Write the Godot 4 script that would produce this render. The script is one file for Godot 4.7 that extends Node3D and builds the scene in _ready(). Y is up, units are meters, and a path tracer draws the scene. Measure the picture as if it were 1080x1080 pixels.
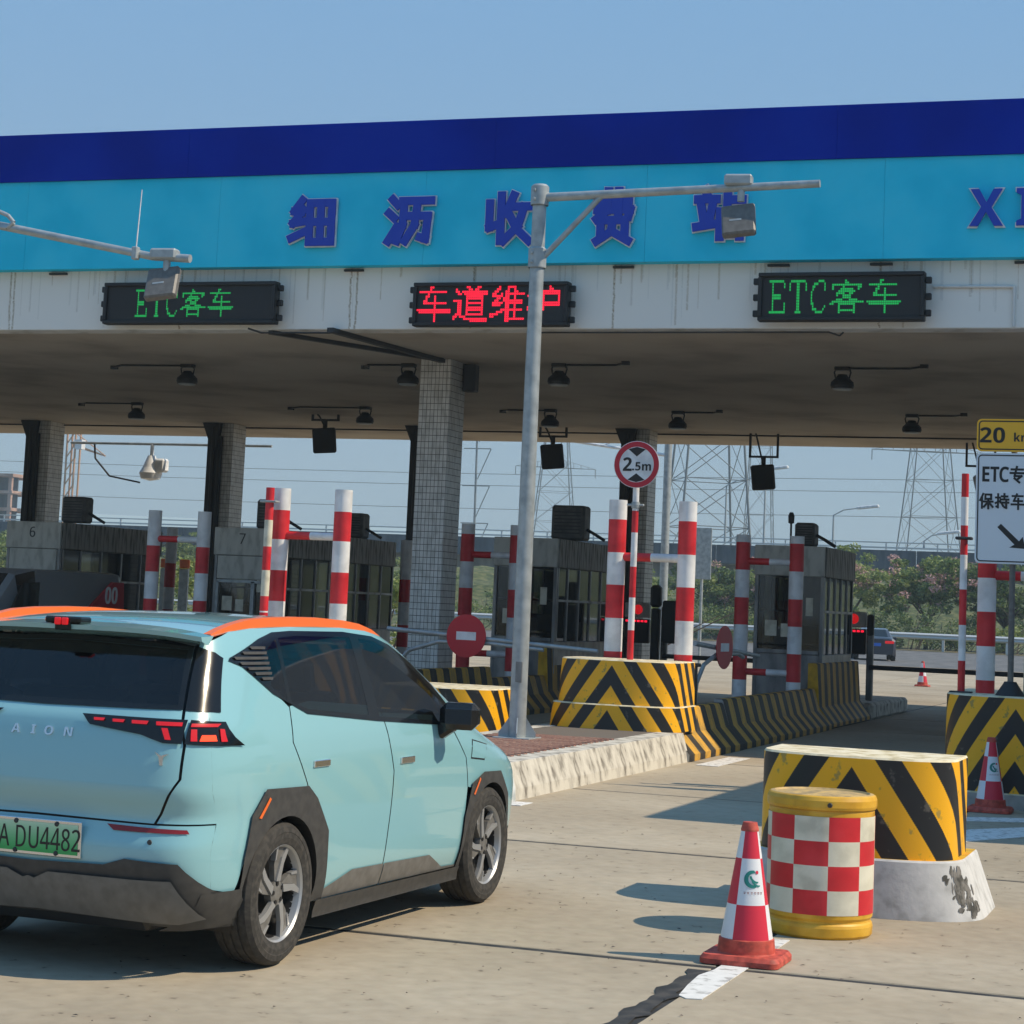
extends Node3D

# ---------------------------------------------------------------- mesh builder
class MB:
	var sts := {}
	func st(m) -> SurfaceTool:
		if not sts.has(m):
			var s := SurfaceTool.new()
			s.begin(Mesh.PRIMITIVE_TRIANGLES)
			s.set_material(m)
			sts[m] = s
		return sts[m]
	func v(s: SurfaceTool, p: Vector3, n: Vector3, uv := Vector2.ZERO) -> void:
		s.set_normal(n)
		s.set_uv(uv)
		s.add_vertex(p)
	func tri(m, a: Vector3, b: Vector3, c: Vector3) -> void:
		var n := (b - a).cross(c - a).normalized()
		var s := st(m)
		v(s, a, n); v(s, c, n); v(s, b, n)
	func quad(m, a: Vector3, b: Vector3, c: Vector3, d: Vector3, ua := Vector2.ZERO, ub := Vector2.ZERO, uc := Vector2.ZERO, ud := Vector2.ZERO) -> void:
		var n := (c - a).cross(d - b).normalized()
		var s := st(m)
		v(s, a, n, ua); v(s, c, n, uc); v(s, b, n, ub)
		v(s, a, n, ua); v(s, d, n, ud); v(s, c, n, uc)
	func squad(m, a: Vector3, b: Vector3, c: Vector3, d: Vector3, na: Vector3, nb: Vector3, nc: Vector3, nd: Vector3, ua := Vector2.ZERO, ub := Vector2.ZERO, uc := Vector2.ZERO, ud := Vector2.ZERO) -> void:
		var s := st(m)
		v(s, a, na, ua); v(s, c, nc, uc); v(s, b, nb, ub)
		v(s, a, na, ua); v(s, d, nd, ud); v(s, c, nc, uc)
	# a box with chamfered edges
	func box(m, c: Vector3, size: Vector3, bev := 0.0, bs := Basis()) -> void:
		var h := size / 2.0
		var b := minf(bev, minf(h.x, minf(h.y, h.z)) * 0.49)
		var ax := [Vector3.RIGHT, Vector3.UP, Vector3.BACK]
		for i in 3:
			for sg in [-1.0, 1.0]:
				var n: Vector3 = ax[i] * sg
				var t1: Vector3 = ax[(i + 1) % 3]
				var t2: Vector3 = ax[(i + 2) % 3] * sg
				var o: Vector3 = n * h[i]
				var e1: Vector3 = t1 * (h[(i + 1) % 3] - b)
				var e2: Vector3 = t2 * (h[(i + 2) % 3] - b)
				quad(m, c + bs * (o - e1 - e2), c + bs * (o + e1 - e2), c + bs * (o + e1 + e2), c + bs * (o - e1 + e2))
		if b <= 0.0:
			return
		for i in 3:
			var j := (i + 1) % 3
			var k := (i + 2) % 3
			for sj in [-1.0, 1.0]:
				for sk in [-1.0, 1.0]:
					var li: Vector3 = ax[i] * (h[i] - b)
					var pa: Vector3 = ax[j] * sj * h[j] + ax[k] * sk * (h[k] - b)
					var pb: Vector3 = ax[j] * sj * (h[j] - b) + ax[k] * sk * h[k]
					_edge(m, c, bs, pa, pb, li)
		for sx in [-1.0, 1.0]:
			for sy in [-1.0, 1.0]:
				for sz in [-1.0, 1.0]:
					var a := Vector3(sx * h.x, sy * (h.y - b), sz * (h.z - b))
					var bb := Vector3(sx * (h.x - b), sy * h.y, sz * (h.z - b))
					var d := Vector3(sx * (h.x - b), sy * (h.y - b), sz * h.z)
					if sx * sy * sz > 0:
						tri(m, c + bs * a, c + bs * bb, c + bs * d)
					else:
						tri(m, c + bs * a, c + bs * d, c + bs * bb)
	func _edge(m, c: Vector3, bs: Basis, pa: Vector3, pb: Vector3, li: Vector3) -> void:
		var n := (pb - pa).cross(li)
		if n.dot(pa + pb) > 0:
			quad(m, c + bs * (pa - li), c + bs * (pb - li), c + bs * (pb + li), c + bs * (pa + li))
		else:
			quad(m, c + bs * (pa - li), c + bs * (pa + li), c + bs * (pb + li), c + bs * (pb - li))
	func tube(m, p0: Vector3, p1: Vector3, r0: float, r1 := -1.0, seg := 10, caps := true) -> void:
		if r1 < 0.0:
			r1 = r0
		var d := (p1 - p0).normalized()
		var x := d.cross(Vector3.UP if absf(d.y) < 0.9 else Vector3.RIGHT).normalized()
		var y := d.cross(x)
		for i in seg:
			var a := TAU * i / seg
			var b := TAU * (i + 1) / seg
			var na := x * cos(a) + y * sin(a)
			var nb := x * cos(b) + y * sin(b)
			squad(m, p0 + na * r0, p0 + nb * r0, p1 + nb * r1, p1 + na * r1, na, nb, nb, na)
			if caps:
				tri(m, p0, p0 + nb * r0, p0 + na * r0)
				tri(m, p1, p1 + na * r1, p1 + nb * r1)
	func path(m, pts: Array, r: float, seg := 8) -> void:
		for i in pts.size() - 1:
			tube(m, pts[i], pts[i + 1], r, r, seg, true)
	# profile: Vector2(radius, height) going up; smooth unless flat
	func lathe(m, prof: Array, seg := 32, o := Vector3.ZERO, bs := Basis(), flat := false) -> void:
		for k in prof.size() - 1:
			var p: Vector2 = prof[k]
			var q: Vector2 = prof[k + 1]
			var t := q - p
			var sl := Vector2(t.y, -t.x).normalized()
			for i in seg:
				var a := TAU * i / seg
				var b := TAU * (i + 1) / seg
				var da := Vector3(cos(a), 0, -sin(a))
				var db := Vector3(cos(b), 0, -sin(b))
				var na := bs * (da * sl.x + Vector3.UP * sl.y)
				var nb := bs * (db * sl.x + Vector3.UP * sl.y)
				if flat:
					na = ((na + nb) / 2).normalized()
					nb = na
				squad(m, o + bs * (da * p.x + Vector3.UP * p.y), o + bs * (db * p.x + Vector3.UP * p.y), o + bs * (db * q.x + Vector3.UP * q.y), o + bs * (da * q.x + Vector3.UP * q.y), na, nb, nb, na, Vector2(float(i) / seg, p.y), Vector2(float(i + 1) / seg, p.y), Vector2(float(i + 1) / seg, q.y), Vector2(float(i) / seg, q.y))
	# polygon (counter-clockwise, x right, y up) pushed from z0 to z1 (z1 > z0), placed by xf
	func prism(m, poly: PackedVector2Array, z0: float, z1: float, xf := Transform3D()) -> void:
		if Geometry2D.is_polygon_clockwise(poly):
			poly = poly.duplicate()
			poly.reverse()
		var ix := Geometry2D.triangulate_polygon(poly)
		for i in range(0, ix.size(), 3):
			var a := poly[ix[i]]
			var b := poly[ix[i + 1]]
			var c := poly[ix[i + 2]]
			if (b - a).cross(c - a) < 0:
				var t := b
				b = c
				c = t
			tri(m, xf * Vector3(a.x, a.y, z1), xf * Vector3(b.x, b.y, z1), xf * Vector3(c.x, c.y, z1))
			tri(m, xf * Vector3(a.x, a.y, z0), xf * Vector3(c.x, c.y, z0), xf * Vector3(b.x, b.y, z0))
		for i in poly.size():
			var a := poly[i]
			var b := poly[(i + 1) % poly.size()]
			quad(m, xf * Vector3(a.x, a.y, z0), xf * Vector3(b.x, b.y, z0), xf * Vector3(b.x, b.y, z1), xf * Vector3(a.x, a.y, z1))
	# a flat pattern laid over a curved surface: f maps (x, y) to a point
	func drape(m, poly: PackedVector2Array, f: Callable, off := 0.0, cell := 0.05, flip := false, holes := []) -> void:
		var lo := poly[0]
		var hi := poly[0]
		for p in poly:
			lo = lo.min(p)
			hi = hi.max(p)
		var nx := maxi(1, ceili((hi.x - lo.x) / cell))
		var ny := maxi(1, ceili((hi.y - lo.y) / cell))
		var s := st(m)
		var dx := (hi.x - lo.x) / nx
		var dy := (hi.y - lo.y) / ny
		var h := 0.004
		for i in nx:
			for j in ny:
				var a := lo + Vector2(dx * i, dy * j)
				var rect := PackedVector2Array([a, a + Vector2(dx, 0), a + Vector2(dx, dy), a + Vector2(0, dy)])
				var left := Geometry2D.intersect_polygons(poly, rect)
				for hole in holes:
					var next: Array[PackedVector2Array] = []
					for piece in left:
						next.append_array(Geometry2D.clip_polygons(piece, hole))
					left = next
				for piece in left:
					var ix := Geometry2D.triangulate_polygon(piece)
					for k in range(0, ix.size(), 3):
						var tr := [piece[ix[k]], piece[ix[k + 1]], piece[ix[k + 2]]]
						if ((tr[1] - tr[0]).cross(tr[2] - tr[0]) < 0) == flip:
							tr = [tr[0], tr[2], tr[1]]
						for q in tr:
							var n: Vector3 = (f.call(q + Vector2(h, 0)) - f.call(q - Vector2(h, 0))).cross(f.call(q + Vector2(0, h)) - f.call(q - Vector2(0, h)))
							n = -n.normalized() if flip else n.normalized()
							v(s, f.call(q) + n * off, n, q)
	func commit() -> ArrayMesh:
		var am := ArrayMesh.new()
		for m in sts:
			sts[m].commit(am)
		return am

# ---------------------------------------------------------------- naming
var used := {}
func numbered(n: String) -> String:
	if not used.has(n):
		used[n] = 0
		return n
	used[n] += 1
	return "%s_%03d" % [n, used[n]]
func tag(o: Node, label := "", category := "", group := "", kind := "") -> Node:
	if label: o.set_meta("label", label)
	if category: o.set_meta("category", category)
	if group: o.set_meta("group", group)
	if kind: o.set_meta("kind", kind)
	return o
func thing(called: String, label: String, category: String, at := Vector3.ZERO, turn := 0.0, group := "") -> Node3D:
	var o := Node3D.new()
	o.name = numbered(called)
	add_child(o)
	o.position = at
	o.rotation.y = turn
	tag(o, label, category, group)
	return o
func part(called: String, b: MB, parent: Node = self) -> MeshInstance3D:
	var o := MeshInstance3D.new()
	o.name = called if parent != self else numbered(called)
	o.mesh = b.commit()
	parent.add_child(o, true)
	return o
func inst(called: String, mesh: Mesh, parent: Node, at := Vector3.ZERO, bs := Basis(), m: Material = null) -> MeshInstance3D:
	var o := MeshInstance3D.new()
	o.name = called if parent != self else numbered(called)
	o.mesh = mesh
	if m: o.material_override = m
	parent.add_child(o, true)
	o.transform = Transform3D(bs, at)
	return o
func copy(o: Node3D, at: Vector3, label: String, group := "") -> Node3D:
	var c: Node3D = o.duplicate()
	c.name = numbered(String(o.name).rstrip("_0123456789"))
	add_child(c)
	c.position = at
	tag(c, label, "", group)
	return c
func structure(called: String, b: MB) -> MeshInstance3D:
	var o := part(called, b)
	o.set_meta("kind", "structure")
	return o

# ---------------------------------------------------------------- materials
func lin(r: float, g: float, b: float) -> Color:
	return Color(r, g, b).linear_to_srgb()
func mat(c: Color, rough := 0.6, metal := 0.0) -> StandardMaterial3D:
	var m := StandardMaterial3D.new()
	m.albedo_color = c
	m.roughness = rough
	m.metallic = metal
	return m
func noise_tex(sd: int, freq: float, oct: int, cols: Array, offs: Array, size := 512, bump := 0.0) -> NoiseTexture2D:
	var n := FastNoiseLite.new()
	n.seed = sd
	n.frequency = freq
	n.fractal_octaves = oct
	n.noise_type = FastNoiseLite.TYPE_SIMPLEX_SMOOTH
	var t := NoiseTexture2D.new()
	t.width = size
	t.height = size
	t.seamless = true
	t.noise = n
	if bump > 0.0:
		t.as_normal_map = true
		t.bump_strength = bump
	else:
		var g := Gradient.new()
		g.offsets = PackedFloat32Array(offs)
		g.colors = PackedColorArray(cols)
		t.color_ramp = g
	return t
# a surface mottled by noise, laid on in world space
func mottled(sd: int, c0: Color, c1: Color, c2: Color, rough := 0.8, scale := Vector3.ONE, freq := 0.01, offs := [0.25, 0.5, 0.75], bump: Texture2D = null) -> StandardMaterial3D:
	var m := mat(Color.WHITE, rough)
	m.albedo_texture = noise_tex(sd, freq, 5, [c0, c1, c2], offs)
	m.uv1_triplanar = true
	m.uv1_world_triplanar = true
	m.uv1_scale = scale
	m.uv1_offset = Vector3(sd * 0.37, sd * 0.61, sd * 0.13)
	if bump:
		m.normal_enabled = true
		m.normal_texture = bump
		m.normal_scale = 0.12
	return m
func image_mat(w: int, h: int, f: Callable, rough := 0.5) -> StandardMaterial3D:
	var im := Image.create(w, h, false, Image.FORMAT_RGB8)
	for y in h:
		for x in w:
			im.set_pixel(x, y, f.call(x, y))
	var m := mat(Color.WHITE, rough)
	m.albedo_texture = ImageTexture.create_from_image(im)
	return m
var M := {}

# ---------------------------------------------------------------- lettering
func sys_font(bold := false, serif := false) -> SystemFont:
	var f := SystemFont.new()
	f.font_names = PackedStringArray(["Droid Serif" if serif else "Droid Sans"])
	f.font_weight = 700 if bold else 400
	return f
func text(called: String, s: String, height: float, m: Material, parent: Node, at: Vector3, bs := Basis(), bold := true, depth := 0.004) -> MeshInstance3D:
	var t := TextMesh.new()
	t.text = s
	t.font = sys_font(bold)
	t.font_size = 96
	t.pixel_size = height / 96.0 / 0.72
	t.depth = depth
	t.curve_step = 1.5
	t.material = m
	return inst(called, t, parent, at, bs)
var silk := [[28, 5, 10, 28, 28, 30], [32, 25, 8, 52, 36, 48], [5, 82, 38, 68]]
var hand := [[6, 26, 36, 26], [22, 4, 22, 90, 10, 84], [4, 62, 38, 48]]
var GLYPH := {
	"xi": silk + [[46, 12, 94, 12, 94, 90, 46, 90, 46, 12], [70, 12, 70, 90], [46, 50, 94, 50]],
	"li": [[12, 8, 24, 20], [5, 35, 18, 46], [5, 92, 24, 62], [34, 12, 96, 12], [38, 12, 36, 60, 24, 92], [46, 42, 90, 42, 86, 88, 74, 84], [66, 24, 62, 60, 42, 92]],
	"shou": [[12, 20, 12, 68, 34, 60], [36, 5, 36, 95], [62, 5, 46, 42], [54, 28, 96, 28], [84, 28, 72, 66, 42, 95], [54, 44, 70, 72, 96, 95]],
	"fei": [[18, 10, 82, 10, 82, 24, 18, 24, 18, 38, 86, 38, 82, 52], [40, 2, 38, 40, 16, 56], [62, 2, 62, 54], [26, 58, 26, 84], [26, 58, 76, 58, 76, 84], [50, 66, 48, 80, 18, 98], [58, 84, 84, 98]],
	"zhan": [[20, 4, 26, 16], [6, 22, 44, 22], [14, 36, 20, 66], [36, 34, 30, 66], [4, 74, 46, 68], [66, 4, 66, 46], [66, 24, 96, 24], [52, 46, 52, 94], [52, 46, 92, 46, 92, 94], [52, 88, 92, 88]],
	"ke": [[48, 2, 52, 12], [12, 14, 8, 30], [12, 14, 90, 14, 84, 28], [42, 22, 20, 46], [36, 32, 70, 32, 52, 50, 6, 70], [34, 40, 60, 56, 96, 68], [30, 68, 30, 98], [30, 68, 72, 68, 72, 98], [30, 92, 72, 92]],
	"che": [[12, 14, 86, 14], [44, 2, 22, 46, 82, 46], [6, 68, 96, 68], [54, 30, 54, 98]],
	"dao": [[44, 2, 50, 12], [76, 2, 68, 12], [32, 18, 96, 18], [60, 18, 56, 30], [42, 30, 42, 78], [42, 30, 86, 30, 86, 78], [42, 46, 86, 46], [42, 62, 86, 62], [42, 78, 86, 78], [10, 10, 18, 22], [4, 42, 20, 42, 18, 74, 4, 88], [16, 76, 40, 92, 98, 94]],
	"wei": silk + [[56, 4, 42, 40], [50, 26, 50, 96], [70, 4, 76, 16], [50, 22, 96, 22], [50, 44, 92, 44], [50, 66, 92, 66], [50, 90, 98, 90], [72, 22, 72, 90]],
	"hu": hand + [[66, 2, 72, 14], [48, 20, 90, 20, 90, 50, 48, 50], [48, 20, 46, 60, 32, 96]],
	"zhuan": [[14, 18, 86, 18], [8, 40, 94, 40], [48, 2, 34, 58, 78, 58, 50, 80], [34, 72, 64, 96]],
	"bao": [[28, 4, 6, 46], [20, 30, 20, 96], [44, 8, 44, 38], [44, 8, 86, 8, 86, 38], [44, 36, 86, 36], [34, 54, 98, 54], [66, 40, 66, 98], [64, 56, 34, 88], [68, 56, 98, 88]],
	"chi": hand + [[48, 18, 90, 18], [68, 2, 68, 38], [40, 38, 98, 38], [40, 58, 98, 58], [82, 42, 82, 92, 70, 88], [52, 68, 60, 80]],
	"E": [[20, 8, 20, 94], [6, 8, 84, 8, 84, 26], [20, 50, 62, 50], [6, 94, 88, 94, 88, 74]],
	"T": [[8, 28, 8, 8, 92, 8, 92, 28], [50, 8, 50, 94], [34, 94, 66, 94]],
	"C": [[86, 28, 84, 8, 60, 6, 30, 12, 14, 36, 12, 62, 26, 88, 54, 96, 80, 90, 92, 74]],
}
# strokes as bars: each bar is set a hair further out than the last, so that none share a plane
func glyph(b: MB, m, key: String, size: Vector2, at: Vector3, thick: float, z0: float, z1: float) -> void:
	var k := 0
	for s in GLYPH[key]:
		for i in range(0, s.size() - 2, 2):
			var p := Vector2(s[i] - 50.0, 50.0 - s[i + 1]) * size / 100.0
			var q := Vector2(s[i + 2] - 50.0, 50.0 - s[i + 3]) * size / 100.0
			var d := (q - p).normalized() * thick / 2.0
			var n := Vector2(-d.y, d.x)
			b.prism(m, PackedVector2Array([p - d * 0.9 - n, q + d * 0.9 - n, q + d * 0.9 + n, p - d * 0.9 + n]), z0, z1 + k * 0.0009, Transform3D(Basis(), at))
			k += 1
# the same strokes as lit dots on a grid of n by n
func dots(b: MB, m, key: String, size: Vector2, at: Vector3, n: int, thick: float) -> void:
	var c := size / n
	for i in n:
		for j in n:
			var p := Vector2(100.0 * (i + 0.5) / n, 100.0 * (j + 0.5) / n)
			var best := 1e9
			for s in GLYPH[key]:
				for k in range(0, s.size() - 2, 2):
					best = minf(best, p.distance_to(Geometry2D.get_closest_point_to_segment(p, Vector2(s[k], s[k + 1]), Vector2(s[k + 2], s[k + 3]))))
			if best < thick:
				var o := at + Vector3((i + 0.5) * c.x - size.x / 2, size.y / 2 - (j + 0.5) * c.y, 0)
				var hx := Vector3(c.x * 0.42, 0, 0)
				var hy := Vector3(0, c.y * 0.42, 0)
				b.quad(m, o - hx - hy, o + hx - hy, o + hx + hy, o - hx + hy)

# ================================================================ the scene
func _ready() -> void:
	# camera
	var cam := Camera3D.new()
	cam.name = "camera"
	cam.projection = Camera3D.PROJECTION_FRUSTUM
	cam.near = 0.1
	cam.far = 2000.0
	cam.size = 0.1 * 1080.0 / 2220.0
	cam.frustum_offset = Vector2(0, -0.1 * 140.0 / 2220.0)
	add_child(cam)
	cam.transform = Transform3D(Basis(Vector3.UP, deg_to_rad(19.27)) * Basis(Vector3.RIGHT, deg_to_rad(6.13)) * Basis(Vector3.BACK, deg_to_rad(2.5)), Vector3(0, 1.76, 0))
	# sky and air
	var env := Environment.new()
	env.background_mode = Environment.BG_SKY
	var sky := ProceduralSkyMaterial.new()
	sky.sky_top_color = Color(0.41, 0.60, 0.785)
	sky.sky_horizon_color = Color(0.635, 0.70, 0.715)
	sky.sky_curve = 0.12
	sky.ground_horizon_color = Color(0.55, 0.56, 0.55)
	sky.ground_bottom_color = Color(0.40, 0.38, 0.35)
	env.sky = Sky.new()
	env.sky.sky_material = sky
	env.tonemap_mode = Environment.TONE_MAPPER_LINEAR
	env.tonemap_exposure = 1.2
	env.fog_enabled = true
	env.fog_density = 0.0006
	env.fog_light_color = Color(0.78, 0.86, 0.90)
	env.sdfgi_enabled = true
	env.ssao_enabled = true
	env.ssil_enabled = true
	var we := WorldEnvironment.new()
	we.name = "sky_and_air"
	we.environment = env
	add_child(we)
	# sun, from the right and a little ahead
	var sun := DirectionalLight3D.new()
	sun.name = "sun"
	sun.light_energy = 1.28
	sun.light_color = Color(1.0, 0.93, 0.82)
	sun.light_angular_distance = 0.5
	sun.shadow_enabled = true
	add_child(sun)
	sun.look_at_from_position(Vector3.ZERO, Vector3(-0.95, -1.0, 0.17), Vector3.UP)
	make_materials()
	setting()
	canopy()
	islands()
	right_side()
	the_car()
	background()
	print("built")

func make_materials() -> void:
	var grain := noise_tex(5, 0.03, 4, [], [], 512, 6.0)
	for i in 4:
		var t: float = [1.0, 0.93, 1.05, 0.97][i]
		var c := mottled(11 + i, lin(0.36 * t, 0.305 * t, 0.225 * t), lin(0.395 * t, 0.34 * t, 0.255 * t), lin(0.44 * t, 0.385 * t, 0.295 * t), 0.9, Vector3.ONE * 0.11, 0.005, [0.2, 0.5, 0.8], grain)
		c.detail_enabled = true
		c.detail_blend_mode = BaseMaterial3D.BLEND_MODE_MUL
		c.detail_albedo = noise_tex(40 + i, 0.022, 5, [Color(0.70, 0.69, 0.68), Color(0.95, 0.945, 0.94), Color(0.975, 0.975, 0.97), Color(1, 1, 1)], [0.10, 0.17, 0.5, 0.8])
		c.detail_uv_layer = BaseMaterial3D.DETAIL_UV_2
		c.uv2_triplanar = true
		c.uv2_world_triplanar = true
		c.uv2_scale = Vector3.ONE * 0.55
		M["slab%d" % i] = c
	M.tar = mottled(7, lin(0.018, 0.019, 0.02), lin(0.03, 0.03, 0.03), lin(0.06, 0.055, 0.05), 0.8, Vector3.ONE * 0.8)
	M.asphalt = mottled(8, lin(0.09, 0.095, 0.10), lin(0.12, 0.125, 0.13), lin(0.16, 0.16, 0.16), 0.9, Vector3.ONE * 0.15)
	M.earth = mottled(9, lin(0.07, 0.08, 0.03), lin(0.14, 0.12, 0.06), lin(0.24, 0.19, 0.11), 1.0, Vector3.ONE * 0.08)
	M.grass = mottled(91, lin(0.03, 0.05, 0.016), lin(0.075, 0.10, 0.03), lin(0.16, 0.15, 0.07), 1.0, Vector3.ONE * 0.12, 0.02)
	M.line = mottled(10, lin(0.38, 0.37, 0.35), lin(0.68, 0.68, 0.66), lin(0.76, 0.76, 0.74), 0.7, Vector3.ONE * 0.9, 0.02, [0.22, 0.4, 0.8])
	M.brick = mottled(21, lin(0.15, 0.075, 0.06), lin(0.22, 0.11, 0.085), lin(0.28, 0.16, 0.12), 0.9, Vector3.ONE * 1.3, 0.03)
	M.brick2 = mottled(22, lin(0.19, 0.10, 0.08), lin(0.26, 0.15, 0.11), lin(0.30, 0.2, 0.16), 0.9, Vector3.ONE * 1.1, 0.03)
	M.joint = mat(lin(0.14, 0.12, 0.10), 0.95)
	# kerb and concrete with dark runs down the face
	M.kerb = mottled(23, lin(0.15, 0.138, 0.118), lin(0.44, 0.42, 0.37), lin(0.58, 0.56, 0.50), 0.85, Vector3(0.6, 0.4, 0.6), 0.016, [0.16, 0.36, 0.62])
	M.kerb_pale = mottled(24, lin(0.38, 0.42, 0.44), lin(0.58, 0.62, 0.64), lin(0.68, 0.71, 0.72), 0.8, Vector3.ONE * 0.7)
	M.conc = mottled(25, lin(0.24, 0.24, 0.23), lin(0.36, 0.36, 0.34), lin(0.45, 0.45, 0.42), 0.9, Vector3.ONE * 0.5, 0.01)
	M.white_conc = mottled(26, lin(0.38, 0.385, 0.38), lin(0.52, 0.53, 0.53), lin(0.58, 0.59, 0.59), 0.85, Vector3.ONE * 0.9, 0.012, [0.15, 0.4, 0.7], grain)
	M.scuff = mottled(27, lin(0.05, 0.05, 0.045), lin(0.12, 0.115, 0.10), lin(0.20, 0.19, 0.175), 0.9, Vector3(1.6, 0.8, 1.6), 0.02, [0.36, 0.47, 0.56])
	M.cream = mottled(28, lin(0.50, 0.42, 0.24), lin(0.72, 0.64, 0.45), lin(0.78, 0.72, 0.55), 0.8, Vector3.ONE * 0.8, 0.015)
	M.yellow = mottled(29, lin(0.60, 0.33, 0.015), lin(0.76, 0.44, 0.018), lin(0.80, 0.48, 0.03), 0.5, Vector3.ONE * 0.6)
	M.barrel = mottled(30, lin(0.50, 0.26, 0.015), lin(0.66, 0.36, 0.02), lin(0.72, 0.42, 0.04), 0.45, Vector3.ONE * 0.9)
	M.barrel_top = mottled(31, lin(0.30, 0.22, 0.11), lin(0.48, 0.34, 0.15), lin(0.62, 0.42, 0.14), 0.7, Vector3.ONE * 1.2, 0.015)
	M.red = mottled(32, lin(0.50, 0.012, 0.02), lin(0.60, 0.016, 0.026), lin(0.66, 0.03, 0.04), 0.45, Vector3.ONE * 0.6)
	M.white = mottled(33, lin(0.62, 0.64, 0.66), lin(0.76, 0.78, 0.80), lin(0.80, 0.82, 0.84), 0.45, Vector3.ONE * 0.6)
	M.offwhite = mottled(34, lin(0.52, 0.50, 0.40), lin(0.66, 0.64, 0.52), lin(0.72, 0.70, 0.58), 0.5, Vector3.ONE * 0.8)
	M.cone_red = mat(lin(0.62, 0.02, 0.05), 0.45)
	M.cone_rub = mottled(35, lin(0.30, 0.05, 0.035), lin(0.50, 0.07, 0.045), lin(0.56, 0.10, 0.07), 0.65, Vector3.ONE * 1.6, 0.02)
	M.cone_white = mat(lin(0.72, 0.75, 0.80), 0.4)
	M.teal = mat(lin(0.01, 0.20, 0.18), 0.5)
	M.galv = mottled(36, lin(0.30, 0.335, 0.35), lin(0.37, 0.41, 0.425), lin(0.43, 0.47, 0.48), 0.45, Vector3.ONE * 0.5, 0.02)
	M.galv.metallic = 0.35
	M.steel = mottled(37, lin(0.17, 0.18, 0.185), lin(0.25, 0.26, 0.265), lin(0.31, 0.315, 0.31), 0.42, Vector3(0.5, 0.2, 0.5), 0.012)
	M.steel.metallic = 0.4
	M.fascia = mottled(38, lin(0.40, 0.40, 0.36), lin(0.52, 0.52, 0.47), lin(0.56, 0.56, 0.51), 0.6, Vector3(0.7, 0.25, 0.7), 0.014, [0.2, 0.42, 0.7])
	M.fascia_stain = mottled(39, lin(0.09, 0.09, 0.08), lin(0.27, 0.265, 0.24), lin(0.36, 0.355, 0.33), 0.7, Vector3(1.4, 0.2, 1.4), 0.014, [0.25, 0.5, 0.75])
	M.black = mat(lin(0.012, 0.012, 0.013), 0.5)
	M.blackgloss = mat(lin(0.008, 0.009, 0.010), 0.12)
	M.unit = mottled(92, lin(0.05, 0.05, 0.048), lin(0.075, 0.075, 0.072), lin(0.10, 0.10, 0.095), 0.6, Vector3.ONE)
	M.dark = mat(lin(0.03, 0.032, 0.035), 0.6)
	M.glass = mat(Color(0.06, 0.07, 0.08, 0.35), 0.03)
	M.glass.transparency = BaseMaterial3D.TRANSPARENCY_ALPHA
	M.darkglass = mat(lin(0.010, 0.012, 0.014), 0.04)
	M.navy = mottled(51, lin(0.001, 0.022, 0.30), lin(0.001, 0.025, 0.34), lin(0.002, 0.03, 0.37), 0.55, Vector3.ONE * 0.07)
	M.cyan = mottled(52, lin(0.025, 0.56, 0.80), lin(0.035, 0.60, 0.84), lin(0.05, 0.63, 0.86), 0.5, Vector3.ONE * 0.12, 0.012)
	M.beam = mottled(53, lin(0.56, 0.55, 0.52), lin(0.68, 0.68, 0.66), lin(0.74, 0.74, 0.73), 0.8, Vector3(0.35, 0.05, 0.3), 0.012, [0.15, 0.36, 0.7])
	var rr := RandomNumberGenerator.new()
	rr.seed = 12
	var bim := Image.create(2048, 128, false, Image.FORMAT_RGB8)
	bim.fill(lin(0.80, 0.785, 0.745))
	for k in 130:
		var x0 := rr.randi_range(0, 2040)
		var wd := rr.randi_range(1, 4)
		var ln := rr.randi_range(20, 128)
		var rc: Color = [lin(0.58, 0.56, 0.51), lin(0.62, 0.62, 0.60), lin(0.50, 0.44, 0.36), lin(0.66, 0.65, 0.61)][rr.randi() % 4]
		for y in ln:
			for x in wd:
				if rr.randf() < 0.85:
					bim.set_pixel(mini(x0 + x, 2047), y, bim.get_pixel(mini(x0 + x, 2047), y).lerp(rc, 0.6))
	for k in [60, 395, 402, 440, 700, 706, 1010, 1300, 1310, 1500, 1720]:
		var xx: float = k
		for y in 128:
			xx += rr.randf_range(-0.2, 0.2)
			for x in 3:
				if rr.randf() < 0.75:
					bim.set_pixel(clampi(int(xx) + x, 0, 2047), y, lin(0.34, 0.27, 0.19).lerp(lin(0.6, 0.58, 0.53), rr.randf() * 0.8))
	M.beam_face = mat(Color.WHITE, 0.8)
	M.beam_face.metallic_specular = 0.25
	M.beam_face.albedo_texture = ImageTexture.create_from_image(bim)
	M.rust = mottled(54, lin(0.12, 0.07, 0.035), lin(0.28, 0.21, 0.15), lin(0.48, 0.44, 0.38), 0.9, Vector3(2.2, 0.4, 2.2), 0.02)
	M.soffit = mottled(55, lin(0.40, 0.345, 0.285), lin(0.52, 0.455, 0.38), lin(0.56, 0.50, 0.42), 0.9, Vector3.ONE * 0.06, 0.012, [0.2, 0.5, 0.8])
	for k in ["navy", "cyan", "soffit", "beam"]:
		M[k].metallic_specular = 0.12
	M.letter = mat(lin(0.004, 0.045, 0.45), 0.5)
	M.tile = mottled(56, lin(0.46, 0.45, 0.42), lin(0.58, 0.57, 0.54), lin(0.64, 0.63, 0.60), 0.3, Vector3(0.5, 0.16, 0.5), 0.03)
	M.grout = mat(lin(0.10, 0.095, 0.085), 0.9)
	M.led_g = mat(lin(0.01, 0.10, 0.04), 0.6)
	M.led_g.emission_enabled = true
	M.led_g.emission = Color(0.12, 0.78, 0.36)
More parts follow.
